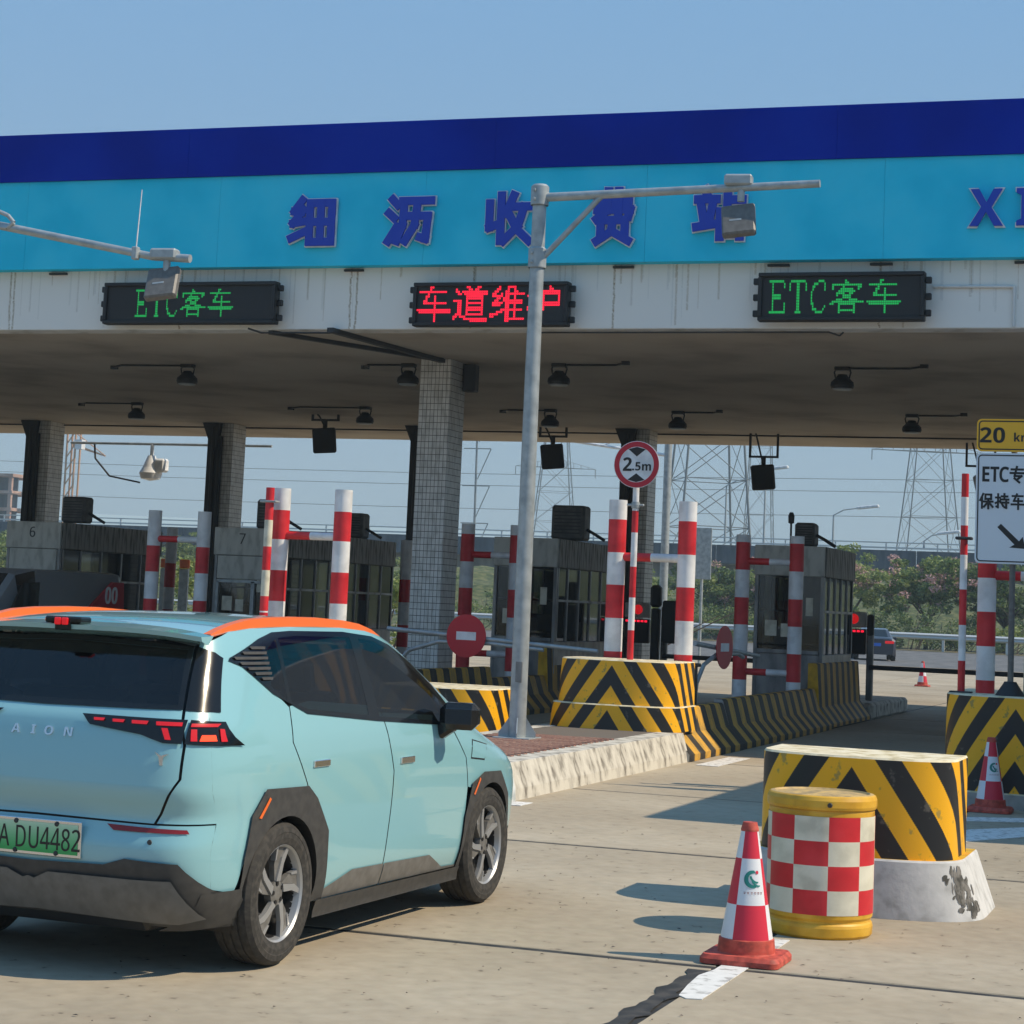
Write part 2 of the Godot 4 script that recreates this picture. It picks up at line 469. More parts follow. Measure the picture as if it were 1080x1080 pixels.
	M.led_g.emission_energy_multiplier = 0.55
	M.led_r = mat(lin(0.2, 0.01, 0.02), 0.6)
	M.led_r.emission_enabled = true
	M.led_r.emission = Color(1.0, 0.10, 0.22)
	M.led_r.emission_energy_multiplier = 1.2
	M.sign_white = mat(lin(0.72, 0.77, 0.82), 0.4)
	M.sign_yellow = mat(lin(0.88, 0.46, 0.02), 0.4)
	M.sign_red = mat(lin(0.48, 0.01, 0.03), 0.4)
	M.plate_green = image_mat(8, 64, func(_x, y): return Color(0.72, 0.84, 0.74).lerp(Color(0.18, 0.62, 0.32), y / 63.0), 0.4)
	# black and yellow paint: chevrons on the noses (u metres from the middle, v metres up), upright bars on the barriers
	var cn := FastNoiseLite.new()
	cn.seed = 8
	cn.frequency = 0.05
	M.chevron = image_mat(1024, 512, func(x, y):
		var u: float = absf(x / 1024.0 - 0.5) * 4.0
		var h: float = (1.0 - y / 512.0) * 2.0
		var k := fposmod((h + u * 1.5) / 0.5, 1.0)
		var w := clampf((cn.get_noise_2d(x * 0.5, y * 0.5) - 0.42) * 4.0, 0.0, 0.6)
		return (Color(0.10, 0.105, 0.115) if k < 0.48 else Color(0.955, 0.70, 0.055)).lerp(Color(0.5, 0.47, 0.42), w), 0.45)
	M.chevron.uv1_scale = Vector3(0.25, -0.5, 1)
	M.chevron.uv1_offset = Vector3(0.5, 1.0, 0)
	var dn := FastNoiseLite.new()
	dn.seed = 31
	dn.frequency = 0.02
	# four bars and four gaps over 2.16 m, with grime and worn spots
	M.bars = image_mat(512, 128, func(x, y):
		var g := dn.get_noise_2d(x, y * 0.4)
		var c := Color(0.115, 0.112, 0.11) if int(x + 3.0 * g) % 128 < 62 else Color(0.80, 0.61, 0.20)
		return c.lerp(Color(0.42, 0.38, 0.32), clampf(0.12 + 0.5 * g + 0.25 * dn.get_noise_2d(x * 4.0, y * 4.0), 0.0, 0.55)), 0.65)
	M.bars.uv1_scale = Vector3(1.0 / 2.16, 1, 1)
	M.paint = mat(lin(0.24, 0.485, 0.545), 0.26)
	M.paint.clearcoat_enabled = true
	M.paint.clearcoat = 1.0
	M.paint.clearcoat_roughness = 0.03
	M.orange = mat(lin(0.78, 0.15, 0.025), 0.35)
	M.plastic = mottled(61, lin(0.038, 0.038, 0.038), lin(0.046, 0.046, 0.046), lin(0.056, 0.055, 0.053), 0.6, Vector3.ONE * 1.4, 0.02)
	M.skid = mottled(62, lin(0.115, 0.112, 0.105), lin(0.135, 0.132, 0.125), lin(0.16, 0.157, 0.15), 0.5, Vector3.ONE * 1.2, 0.02)
	M.tyre = mottled(63, lin(0.022, 0.021, 0.02), lin(0.032, 0.031, 0.029), lin(0.055, 0.051, 0.045), 0.85, Vector3.ONE * 1.5, 0.03)
	M.alloy = mat(lin(0.42, 0.43, 0.44), 0.4, 0.6)
	M.chrome = mat(lin(0.72, 0.73, 0.74), 0.18, 0.9)
	M.mirror = mat(lin(0.10, 0.13, 0.16), 0.06, 0.9)
	M.tint = mat(Color(0.045, 0.045, 0.05, 0.82), 0.03)
	M.tint.transparency = BaseMaterial3D.TRANSPARENCY_ALPHA
	M.cabin = mat(lin(0.035, 0.033, 0.032), 0.8)
	M.liner = mat(lin(0.20, 0.19, 0.18), 0.9)
	M.lamp_red = mat(lin(0.30, 0.01, 0.015), 0.25)
	M.lamp_red.emission_enabled = true
	M.lamp_red.emission = Color(1.0, 0.12, 0.14)
	M.lamp_red.emission_energy_multiplier = 0.35
	M.lamp_hot = mat(lin(0.5, 0.05, 0.02), 0.25)
	M.lamp_hot.emission_enabled = true
	M.lamp_hot.emission = Color(1.0, 0.28, 0.12)
	M.lamp_hot.emission_energy_multiplier = 1.1
	M.reflector = mat(lin(0.22, 0.012, 0.015), 0.25)
	M.leaf = []
	for c in [lin(0.065, 0.11, 0.03), lin(0.12, 0.17, 0.045), lin(0.19, 0.23, 0.07), lin(0.05, 0.08, 0.032)]:
		var l := mat(c, 0.7)
		l.backlight_enabled = true
		l.backlight = c
		M.leaf.append(l)
	M.blossom = mat(lin(0.48, 0.31, 0.29), 0.8)
	M.blossom.backlight_enabled = true
	M.blossom.backlight = lin(0.2, 0.1, 0.1)
	M.twig = mat(lin(0.13, 0.10, 0.085), 0.9)
	M.bark = mottled(64, lin(0.04, 0.03, 0.022), lin(0.075, 0.058, 0.044), lin(0.12, 0.1, 0.08), 0.95, Vector3(2, 0.4, 2))
	M.viaduct = mottled(65, lin(0.15, 0.165, 0.175), lin(0.22, 0.235, 0.24), lin(0.28, 0.29, 0.29), 0.9, Vector3(0.08, 0.03, 0.08))
	M.parapet = mottled(66, lin(0.05, 0.07, 0.09), lin(0.07, 0.095, 0.12), lin(0.10, 0.12, 0.14), 0.8, Vector3(0.2, 0.05, 0.2))
	M.rail = mat(lin(0.62, 0.63, 0.62), 0.4, 0.3)
	M.lattice = mat(lin(0.15, 0.17, 0.18), 0.6, 0.3)
	M.build = mottled(67, lin(0.34, 0.22, 0.18), lin(0.42, 0.28, 0.23), lin(0.5, 0.36, 0.3), 0.9, Vector3.ONE * 0.05)
	M.navypaint = mat(lin(0.01, 0.014, 0.03), 0.25)
	M.navypaint.clearcoat_enabled = true
	M.blueplate = mat(lin(0.03, 0.14, 0.55), 0.4)
	M.truck = mat(lin(0.74, 0.75, 0.76), 0.4)
	M.vangrey = mat(lin(0.19, 0.20, 0.205), 0.35)

# ---------------------------------------------------------------- ground
func sheet(b: MB, m, x0: float, z0: float, x1: float, z1: float, y: float) -> void:
	b.quad(m, Vector3(x0, y, z0), Vector3(x1, y, z0), Vector3(x1, y, z1), Vector3(x0, y, z1))

# a plan outline given as (x, z), from height y0 to y1
func flat(b: MB, m, poly: PackedVector2Array, y0: float, y1: float) -> void:
	var q := PackedVector2Array()
	for p in poly:
		q.append(Vector2(p.x, -p.y))
	b.prism(m, q, y0, y1, Transform3D(Basis(Vector3(1, 0, 0), Vector3(0, 0, -1), Vector3(0, 1, 0)), Vector3.ZERO))

func setting() -> void:
	var b := MB.new()
	sheet(b, M.earth, -1500, 1500, 1500, -1800, -0.10)
	structure("ground", b)
	b = MB.new()
	sheet(b, M.tar, -66, 18, 52, -86.3, -0.006)
	var apron := structure("concrete_apron", b)
	# slabs of the apron, each with its own edges
	var bb := MB.new()
	bb.box(M.slab0, Vector3(0, -0.04, 0), Vector3(3.785, 0.08, 4.672), 0.008)
	var slab := bb.commit()
	var rng := RandomNumberGenerator.new()
	rng.seed = 4
	for i in range(-14, 4):
		for j in range(-2, 17):
			if (i < -9 and j < 5) or (i > 1 and j > 5):
				continue
			var o := inst("concrete_slab", slab, apron, Vector3(-2.47 + 3.83 * (i + 0.5), rng.randf_range(-0.003, 0.0), -10.6 - 4.75 * (j - 0.5)))
			o.set_surface_override_material(0, M["slab%d" % rng.randi_range(0, 3)])
	# the far road beyond the plaza
	b = MB.new()
	sheet(b, M.asphalt, -500, -86.4, 300, -136, 0.0)
	structure("road", b)
	b = MB.new()
	sheet(b, M.earth, -500, -136.2, 400, -160, 0.02)
	structure("verge", b)
	b = MB.new()
	var hz := FastNoiseLite.new()
	hz.seed = 6
	hz.frequency = 0.06
	var hy := func(x: float, z: float) -> float: return 0.03 + 4.6 * smoothstep(-150.0, -182.0, z) * (1.0 + 0.35 * hz.get_noise_2d(x, z)) + 0.5 * absf(hz.get_noise_2d(x * 3, z * 3)) * smoothstep(-150.0, -155.0, z)
	for i in 150:
		for j in 12:
			var xa := -330.0 + i * 3.0
			var za := -149.9 - j * 3.0
			b.quad(M.grass, Vector3(xa, hy.call(xa, za), za), Vector3(xa + 3, hy.call(xa + 3, za), za), Vector3(xa + 3, hy.call(xa + 3, za - 3), za - 3), Vector3(xa, hy.call(xa, za - 3), za - 3))
	structure("embankment", b)
	# paint
	b = MB.new()
	flat(b, M.line, PackedVector2Array([Vector2(-2.45, -9.72), Vector2(-2.40, -9.66), Vector2(-2.33, -9.68), Vector2(-2.33, -11.68), Vector2(-2.47, -11.68), Vector2(-2.47, -10.5), Vector2(-2.50, -10.3), Vector2(-2.48, -10.0)]), 0.0, 0.004)
	tag(structure("lane_dash", b), "white painted lane dash beside the small cone", "")
	b = MB.new()
	var crack := PackedVector2Array()
	var back := PackedVector2Array()
	for i in 30:
		var z := -8.0 - i * 0.085
		crack.append(Vector2(-2.565 + rng.randf_range(-0.016, 0.016) - (0.02 if i % 7 < 2 else 0.0), z))
		back.append(Vector2(-2.475 + rng.randf_range(-0.012, 0.012) + (0.03 if i == 14 or i == 20 else 0.0), z))
	back.reverse()
	flat(b, M.tar, crack + back, 0.0, 0.0025)
	structure("tar_seal", b)
	b = MB.new()
	flat(b, M.line, PackedVector2Array([Vector2(-6.25, -17.95), Vector2(-6.02, -17.95), Vector2(-6.02, -18.3), Vector2(-6.25, -18.3)]), 0, 0.004)
	flat(b, M.line, PackedVector2Array([Vector2(-6.02, -24.3), Vector2(-5.75, -24.3), Vector2(-5.75, -26.0), Vector2(-6.02, -26.0)]), 0, 0.004)
	flat(b, M.line, PackedVector2Array([Vector2(-2.9, -17.1), Vector2(-2.55, -17.0), Vector2(-1.2, -19.6), Vector2(-1.5, -19.9), Vector2(-2.2, -18.9)]), 0, 0.004)
	flat(b, M.line, PackedVector2Array([Vector2(-3.3, -19.1), Vector2(-1.3, -20.3), Vector2(-1.3, -20.75), Vector2(-3.3, -19.5)]), 0, 0.004)
	structure("nose_markings", b)

# ---------------------------------------------------------------- canopy and what hangs from it
func canopy() -> void:
	var t := thing("toll_canopy", "long flat toll station canopy with navy band, cyan fascia and stained white beam", "canopy", Vector3(0, 0, -28))
	var b := MB.new()
	var x0 := -64.0
	var x1 := 34.0
	b.box(M.soffit, Vector3((x0 + x1) / 2, 5.76, -9.95), Vector3(x1 - x0, 0.2, 19.1), 0.01)
	b.box(M.conc, Vector3((x0 + x1) / 2, 7.2, -10.0), Vector3(x1 - x0 - 0.4, 2.64, 18.8))
	part("roof_slab", b, t)
	b = MB.new()
	b.box(M.beam, Vector3((x0 + x1) / 2, 6.135, -0.2), Vector3(x1 - x0, 0.95, 0.4), 0.015)
	var beam := part("beam", b, t)
	b = MB.new()
	for i in 5:
		var xa := x0 + i * 19.6
		b.quad(M.beam_face, Vector3(xa, 5.67, 0.003), Vector3(xa + 19.6, 5.67, 0.003), Vector3(xa + 19.6, 6.6, 0.003), Vector3(xa, 6.6, 0.003), Vector2(0, 1), Vector2(1, 1), Vector2(1, 0), Vector2(0, 0))
	part("plaster_face", b, beam)
	for x in [-17.25, -12.3, -8.2, -6.0, -4.6, -2.7]:
		b = MB.new()
		b.box(M.dark, Vector3(x, 6.53, 0.03), Vector3(0.3, 0.03, 0.05))
		part("fascia_bracket", b, beam)
	# fascia sheets
	var cy := MB.new()
	cy.box(M.cyan, Vector3(0, 7.255, 0.1), Vector3(3.2975, 1.37, 0.24), 0.002)
	var cym := cy.commit()
	var ny := MB.new()
	ny.box(M.navy, Vector3(0, 8.31, 0.11), Vector3(4.898, 0.74, 0.30), 0.002)
	var nym := ny.commit()
	for i in 29:
		inst("cyan_panel", cym, t, Vector3(x0 + 3.3 * (i + 0.5) + 0.05, 0, 0))
	for i in 20:
		inst("navy_panel", nym, t, Vector3(x0 + 4.9 * (i + 0.5), 0, 0))
	# conduits on the beam and under the soffit
	b = MB.new()
	b.path(M.beam, [Vector3(-3.9, 6.22, 0.03), Vector3(-2.85, 6.21, 0.03), Vector3(-2.85, 5.68, 0.03)], 0.02)
	part("conduit", b, t)
	b = MB.new()
	b.box(M.dark, Vector3(-12.9, 5.63, -1.7), Vector3(0.09, 0.06, 3.6), 0.0, Basis(Vector3.UP, -0.42))
	part("cable_tray", b, t)
	b = MB.new()
	b.box(M.dark, Vector3(-12.35, 5.63, -1.9), Vector3(0.10, 0.07, 4.2), 0.0, Basis(Vector3.UP, -0.1))
	part("cable_tray", b, t)
	b = MB.new()
	b.box(M.dark, Vector3(-1.9, 5.63, -0.8), Vector3(0.1, 0.07, 1.8))
	part("cable_tray", b, t)
	b = MB.new()
	b.path(M.dark, [Vector3(-9.5, 5.62, -0.05), Vector3(-6.9, 5.62, -0.05), Vector3(-5.3, 5.62, -0.05), Vector3(-5.15, 5.57, -0.05), Vector3(-5.1, 5.62, -0.05)], 0.012)
	part("cable", b, t)
	b = MB.new()
	b.path(M.dark, [Vector3(-13.9, 5.66, 0.15), Vector3(-13.7, 5.6, 0.12), Vector3(-12.6, 5.62, -0.05)], 0.014)
	part("cable", b, t)
	# long conduit lines along the rear of the soffit
	b = MB.new()
	b.path(M.dark, [Vector3(-30, 5.62, -16.3), Vector3(-3, 5.62, -16.4)], 0.02, 6)
	part("soffit_conduit", b, t)
	# station name: raised letters with a pale edge
	var edge: Material = M.white
	var names := [["xi", -12.90, 0.72, "leftmost character of the blue station name, silk radical"], ["li", -11.36, 0.72, "second blue character of the station name from the left"], ["shou", -9.86, 0.72, "third blue station character, half behind the lamp pole"], ["fei", -8.31, 0.70, "fourth blue station character, under the camera arm"], ["zhan", -6.79, 0.70, "fifth blue station character, behind the grey antenna box"]]
	for n in names:
		var o := thing("fascia_letter", n[3], "letter", Vector3(n[1], 7.21, -27.76), 0, "raised blue letters of the station name")
		b = MB.new()
		glyph(b, edge, n[0], Vector2(n[2], 0.74), Vector3.ZERO, 0.15, 0.0, 0.03)
		part("pale_edge", b, o)
		b = MB.new()
		glyph(b, M.letter, n[0], Vector2(n[2], 0.74), Vector3.ZERO, 0.118, 0.02, 0.06)
		part("letter_face", b, o)
	var lat := [["X", -3.20, "blue capital X on the cyan fascia"], ["I", -2.70, "blue capital I at the right edge of the fascia"], ["L", -2.25, "blue capital L beside the capital I"]]
	for n in lat:
		var o := thing("fascia_letter", n[2], "letter", Vector3(n[1], 7.22, -27.76), 0, "raised blue letters of the station name")
		text("pale_edge", n[0], 0.545, edge, o, Vector3(0, 0, 0.012), Basis().scaled(Vector3(1.06, 1.0, 1)), true, 0.03)
		text("letter_face", n[0], 0.50, M.letter, o, Vector3(0, 0, 0.04), Basis(), true, 0.05)
	# message boards
	led(Vector3(-14.85, 6.03, -27.75), Vector2(2.86, 0.63), ["E", "T", "C", "ke", "che"], M.led_g, "black message board with green characters, left of the tiled column", 0.42)
	led(Vector3(-10.08, 5.985, -27.75), Vector2(2.33, 0.63), ["che", "dao", "wei", "hu"], M.led_r, "black message board with four red characters", 0.52)
	led(Vector3(-5.1, 6.06, -27.75), Vector2(2.24, 0.66), ["E", "T", "C", "ke", "che"], M.led_g, "black message board with green characters at the right", 0.46)
	# tiled columns
	tiled_column(Vector3(-12.3, 0.3, -31.45), "pale tiled column in front of the second row of booths", true)
	for a in [[-17.3, "tiled column behind the front tiled column"], [-22.35, "dark tiled column rising behind booth 7"], [-27.2, "dark tiled column rising behind booth 6"], [-12.4, "dark tiled column behind the round height limit sign"]]:
		tiled_column(Vector3(a[0], 0.3, -43.7), a[1], false)
	# lamps under the soffit
	var lamps := [[-17.23, -32.3, -1.6, "above the left message board"], [-21.97, -39.05, -1.5, "at the left between the dark columns"], [-13.04, -32.1, -0.9, "left of the front tiled column"], [-16.91, -39.4, -1.8, "behind the hanging signal left of the tiled column"], [-10.39, -32.0, 1.2, "just right of the lamp pole"], [-12.97, -39.5, -1.1, "above the signal beside the lamp pole"], [-10.39, -39.6, 0.9, "right of the height limit sign"], [-5.87, -32.3, 1.3, "below the right message board"], [-5.88, -39.7, 1.0, "nearest the yellow speed sign"]]
	for a in lamps:
		soffit_lamp(Vector3(a[0], 5.66, a[1]), a[2], "black dome lamp under the canopy " + a[3])
	# lane signals
	lane_signal(Vector3(-18.6, 5.66, -41.2), 0.12, 0.35, "black lane signal tilted below the canopy left of the tiled column")
	lane_signal(Vector3(-14.2, 5.66, -43.5), 0.2, 0.1, "black lane signal hanging right of the lamp pole")
	lane_signal(Vector3(-9.7, 5.66, -44.3), 0.5, 0.1, "black lane signal in an open frame right of the height limit sign")
	lane_signal(Vector3(-5.3, 5.66, -45.8), 0.5, -1.2, "black lane signal seen edge on beside the white sign")
	# white camera at the rear edge
	var c := thing("dome_camera", "white dome camera on a bar at the rear edge of the canopy", "camera", Vector3(-26.6, 5.5, -48.2))
	b = MB.new()
	b.path(M.galv, [Vector3(-2.4, 0, 0), Vector3(3.4, 0, 0)], 0.035)
	part("bar", b, c)
	b = MB.new()
	b.tube(M.white, Vector3(0, 0, 0), Vector3(0, -0.3, 0), 0.05)
	b.lathe(M.white, [Vector2(0.02, -0.95), Vector2(0.25, -0.9), Vector2(0.3, -0.75), Vector2(0.22, -0.6), Vector2(0.1, -0.3)], 16)
	b.box(M.white, Vector3(0.3, -0.55, 0), Vector3(0.3, 0.35, 0.3), 0.05)
	part("housing", b, c)
	b = MB.new()
	b.path(M.dark, [Vector3(-1.7, 0, 0), Vector3(-1.65, -0.4, 0), Vector3(-1.2, -0.85, 0), Vector3(-0.3, -1.0, 0)], 0.025, 6)
	part("cable", b, c)

func led(at: Vector3, size: Vector2, keys: Array, m, label: String, ch: float) -> void:
	var t := thing("message_board", label, "message board", at, 0, "lane message boards")
	var b := MB.new()
	b.box(M.black, Vector3(0, 0, -0.06), Vector3(size.x, size.y, 0.14), 0.012)
	b.box(M.black, Vector3(0, size.y / 2 - 0.03, 0.025), Vector3(size.x - 0.01, 0.055, 0.05), 0.008)
	b.box(M.black, Vector3(0, -size.y / 2 + 0.03, 0.025), Vector3(size.x - 0.01, 0.055, 0.05), 0.008)
	for s in [-1, 1]:
		b.box(M.black, Vector3(s * (size.x / 2 - 0.03), 0, 0.026), Vector3(0.055, size.y - 0.12, 0.05), 0.008)
	part("casing", b, t)
	for s in [-1, 1]:
		for y in [-0.22, 0.0, 0.22]:
			b = MB.new()
			b.box(M.black, Vector3(s * (size.x / 2 + 0.04), y, -0.06), Vector3(0.08, 0.09, 0.06), 0.01)
			part("hinge_clip", b, t)
	var n := keys.size()
	var widths := []
	var total := 0.0
	for k in keys:
		var w: float = ch * (0.52 if k.length() == 1 else 1.0) if n > 4 else ch
		widths.append(w)
		total += w + 0.035
	var x := -total / 2 + (0.02 if n > 4 else 0.0)
	if n > 4:
		x -= 0.08
	for i in n:
		b = MB.new()
		dots(b, m, keys[i], Vector2(widths[i], ch), Vector3(x + widths[i] / 2, 0, 0.0125), 16 if widths[i] > 0.35 else 12, (4.6 if n < 5 else 3.9) if keys[i].length() > 1 else 4.4)
		part("lit_character", b, t)
		x += widths[i] + 0.035

func tiled_column(at: Vector3, label: String, front: bool) -> void:
	var t := thing("tiled_column", label, "column", at, 0, "columns of the canopy")
	var w := 0.52 if front else 0.62
	var d := 0.66
	var h := 5.36
	var b := MB.new()
	b.box(M.grout, Vector3(0, h / 2, -d / 2), Vector3(w, h, d))
	part("shaft", b, t)
	b = MB.new()
	var nx := 8
	var nz := 9
	var rows := 52
	var rh := h / rows
	for r in rows:
		for i in nx:
			b.box(M.tile, Vector3(-w / 2 + (i + 0.5) * w / nx, (r + 0.5) * rh, 0.002), Vector3(w / nx - 0.008, rh - 0.009, 0.008))
		for i in nz:
			for s in [-1, 1]:
				b.box(M.tile, Vector3(s * (w / 2 + 0.002), (r + 0.5) * rh, -(i + 0.5) * d / nz), Vector3(0.008, rh - 0.009, d / nz - 0.008))
	tag(part("wall_tiles", b, t), "", "", "", "stuff")
	b = MB.new()
	if front:
		b.box(M.dark, Vector3(w / 2 + 0.14, h - 0.25, -d + 0.1), Vector3(0.22, 0.45, 0.2), 0.02)
		part("junction_box", b, t)
	else:
		b.box(M.dark, Vector3(-0.11, h / 2 - 0.15, 0.05), Vector3(0.36, h - 0.3, 0.08), 0.01)
		part("pipe_cover", b, t)
		b = MB.new()
		b.tube(M.dark, Vector3(-0.12, 0, 0.12), Vector3(-0.12, h - 0.1, 0.12), 0.05)
		b.tube(M.dark, Vector3(0.02, 0, 0.12), Vector3(0.02, h - 0.3, 0.12), 0.03)
		part("downpipe", b, t)
		b = MB.new()
		b.prism(M.dark, PackedVector2Array([Vector2(-0.42, h), Vector2(-0.16, h - 0.6), Vector2(-0.04, h - 0.6), Vector2(0.05, h)]), 0.02, 0.14)
		part("pipe_elbow", b, t)

func soffit_lamp(at: Vector3, reach: float, label: String) -> void:
	var t := thing("dome_lamp", label, "lamp", at, 0, "dome lamps under the canopy")
	var b := MB.new()
	b.lathe(M.black, [Vector2(0.0, -0.34), Vector2(0.17, -0.34), Vector2(0.185, -0.30), Vector2(0.175, -0.24), Vector2(0.10, -0.17), Vector2(0.07, -0.12), Vector2(0.0, -0.11)], 20)
	part("lamp_shade", b, t)
	b = MB.new()
	b.lathe(M.galv, [Vector2(0.0, -0.362), Vector2(0.13, -0.36), Vector2(0.15, -0.342), Vector2(0.0, -0.341)], 20)
	part("lens", b, t)
	b = MB.new()
	for s in [-1, 1]:
		b.path(M.black, [Vector3(s * 0.06, 0, 0), Vector3(s * 0.13, -0.08, 0), Vector3(s * 0.1, -0.2, 0)], 0.014, 6)
	b.box(M.black, Vector3(0, -0.03, 0), Vector3(0.24, 0.06, 0.14), 0.01)
	part("bracket", b, t)
	b = MB.new()
	b.path(M.black, [Vector3(0, -0.025, 0), Vector3(reach * 0.8, -0.025, 0.02), Vector3(reach, -0.025, -0.25 if reach < 0 else 0.3)], 0.018, 6)
	b.box(M.black, Vector3(reach, -0.03, -0.28 if reach < 0 else 0.33), Vector3(0.12, 0.06, 0.08))
	part("conduit", b, t)

func lane_signal(at: Vector3, drop: float, turn: float, label: String) -> void:
	var t := thing("lane_signal", label, "signal", at, 0, "lane signals hung under the canopy")
	var b := MB.new()
	for s in [-1, 1]:
		b.box(M.black, Vector3(s * 0.3, -drop / 2, 0), Vector3(0.045, drop, 0.045))
	b.box(M.black, Vector3(0, -drop, 0), Vector3(0.645, 0.045, 0.05))
	part("hanger", b, t)
	b = MB.new()
	b.path(M.dark, [Vector3(-0.18, 0, 0.03), Vector3(-0.12, -drop * 0.4, 0.05), Vector3(-0.02, -drop - 0.1, 0.03)], 0.02, 6)
	part("cable", b, t)
	b = MB.new()
	var bs := Basis(Vector3.UP, turn) * Basis(Vector3.RIGHT, 0.22) * Basis(Vector3.BACK, 0.08)
	b.tube(M.black, Vector3(0, -drop, 0), Vector3(0, -drop - 0.2, 0), 0.05)
	b.box(M.black, Vector3(0, -drop - 0.44, 0), Vector3(0.5, 0.54, 0.12), 0.03, bs)
	part("signal_head", b, t)

# ---------------------------------------------------------------- islands
# outline of a blunt-nosed block: half-width a, length l, nose towards +z; returns points from rear left round the front to rear right
func nose(a: float, l: float, nl: float, e := 2.6) -> PackedVector2Array:
	var p := PackedVector2Array([Vector2(-a, -l)])
	for i in 25:
		var th := PI * (1.0 - i / 24.0)
		var c := cos(th)
		var s := sin(th)
		p.append(Vector2(signf(c) * pow(absf(c), 2.0 / e) * a, -nl + pow(s, 2.0 / e) * nl))
	p.append(Vector2(a, -l))
	return p
# walls between two outlines, u measured along the wall from the middle, v upwards
func skirt(b: MB, m, lo: PackedVector2Array, y0: float, hi: PackedVector2Array, y1: float, vo := 0.0) -> void:
	var us := [0.0]
	for i in range(1, hi.size()):
		us.append(us[-1] + hi[i].distance_to(hi[i - 1]))
	var mid: float = us[-1] / 2
	for i in hi.size() - 1:
		var a := Vector3(lo[i].x, y0, lo[i].y)
		var c := Vector3(lo[i + 1].x, y0, lo[i + 1].y)
		var d := Vector3(hi[i + 1].x, y1, hi[i + 1].y)
		var e := Vector3(hi[i].x, y1, hi[i].y)
		var n := (c - a).cross(e - a).normalized()
		var na := n
		var nc := n
		if i > 0:
			na = (n + (Vector3(lo[i].x, y0, lo[i].y) - Vector3(lo[i - 1].x, y0, lo[i - 1].y)).cross(Vector3(hi[i - 1].x, y1, hi[i - 1].y) - Vector3(lo[i - 1].x, y0, lo[i - 1].y)).normalized()).normalized()
		if i < hi.size() - 2:
			nc = (n + (Vector3(lo[i + 2].x, y0, lo[i + 2].y) - c).cross(d - c).normalized()).normalized()
		b.squad(m, a, c, d, e, na, nc, nc, na, Vector2(us[i] - mid, y0 + vo), Vector2(us[i + 1] - mid, y0 + vo), Vector2(us[i + 1] - mid, y1 + vo), Vector2(us[i] - mid, y1 + vo))
func lid(b: MB, m, o: PackedVector2Array, y: float) -> void:
	var ix := Geometry2D.triangulate_polygon(o)
	for i in range(0, ix.size(), 3):
		var p := [o[ix[i]], o[ix[i + 1]], o[ix[i + 2]]]
		if (p[1] - p[0]).cross(p[2] - p[0]) > 0:
			p = [p[0], p[2], p[1]]
		b.tri(m, Vector3(p[0].x, y, p[0].y), Vector3(p[1].x, y, p[1].y), Vector3(p[2].x, y, p[2].y))
func block(called: String, at: Vector3, label: String, tiers: Array, cap: Material) -> Node3D:
	var t := thing(called, label, "traffic block", at, 0, "chevron blocks at the island noses")
	for k in tiers.size():
		var q: Dictionary = tiers[k]
		var b := MB.new()
		var lo := nose(q.a0, q.l, q.n)
		var hi := nose(q.a1, q.l, q.n * q.a1 / q.a0)
		var bot := PackedVector2Array()
		for p in lo:
			bot.append(p + Vector2(0, q.z0))
		var top := PackedVector2Array()
		for p in hi:
			top.append(p + Vector2(0, q.z1))
		skirt(b, q.m, bot, q.y0, top, q.y1, q.get("apex", 0.05) + 0.24 - q.y1 + 1.0)
		# small rolled edge, then the top
		var inn := PackedVector2Array()
		for p in top:
			inn.append(Vector2(p.x * 0.985, p.y - 0.01))
		skirt(b, cap if q.get("cap", true) else q.m, top, q.y1, inn, q.y1 + 0.012)
		lid(b, q.get("lid", cap), inn, q.y1 + 0.012)
		b.quad(q.m, Vector3(-q.a0, q.y0, -q.l + q.z0), Vector3(-q.a1, q.y1, -q.l + q.z1), Vector3(q.a1, q.y1, -q.l + q.z1), Vector3(q.a0, q.y0, -q.l + q.z0))
		part(q.name, b, t)
	return t

# concrete barrier with a kinked face, along -z from the origin; face towards +x
func barrier(at: Vector3, len: float, h: float, m, label: String, end: Material = null) -> Node3D:
	var t := thing("striped_barrier", label, "barrier", at, 0, "striped barriers along the island edges")
	var b := MB.new()
	var pr := [Vector2(0.12, 0.0), Vector2(0.12, 0.08), Vector2(-0.08, 0.30), Vector2(-0.17, h - 0.02), Vector2(-0.19, h), Vector2(-0.29, h), Vector2(-0.29, 0.0)]
	if h > 1.0:
		pr = [Vector2(0.10, 0.0), Vector2(0.10, 0.06), Vector2(-0.10, 0.32), Vector2(-0.15, h - 0.02), Vector2(-0.17, h), Vector2(-0.3, h), Vector2(-0.3, 0.0)]
	for i in pr.size() - 1:
		b.quad(m, Vector3(pr[i].x, pr[i].y, 0), Vector3(pr[i].x, pr[i].y, -len), Vector3(pr[i + 1].x, pr[i + 1].y, -len), Vector3(pr[i + 1].x, pr[i + 1].y, 0), Vector2(0, 0), Vector2(len, 0), Vector2(len, 1), Vector2(0, 1))
	part("wall", b, t)
	b = MB.new()
	b.prism(end if end else M.conc, PackedVector2Array(pr), -0.02, 0.001)
	part("end_face", b, t)
	return t

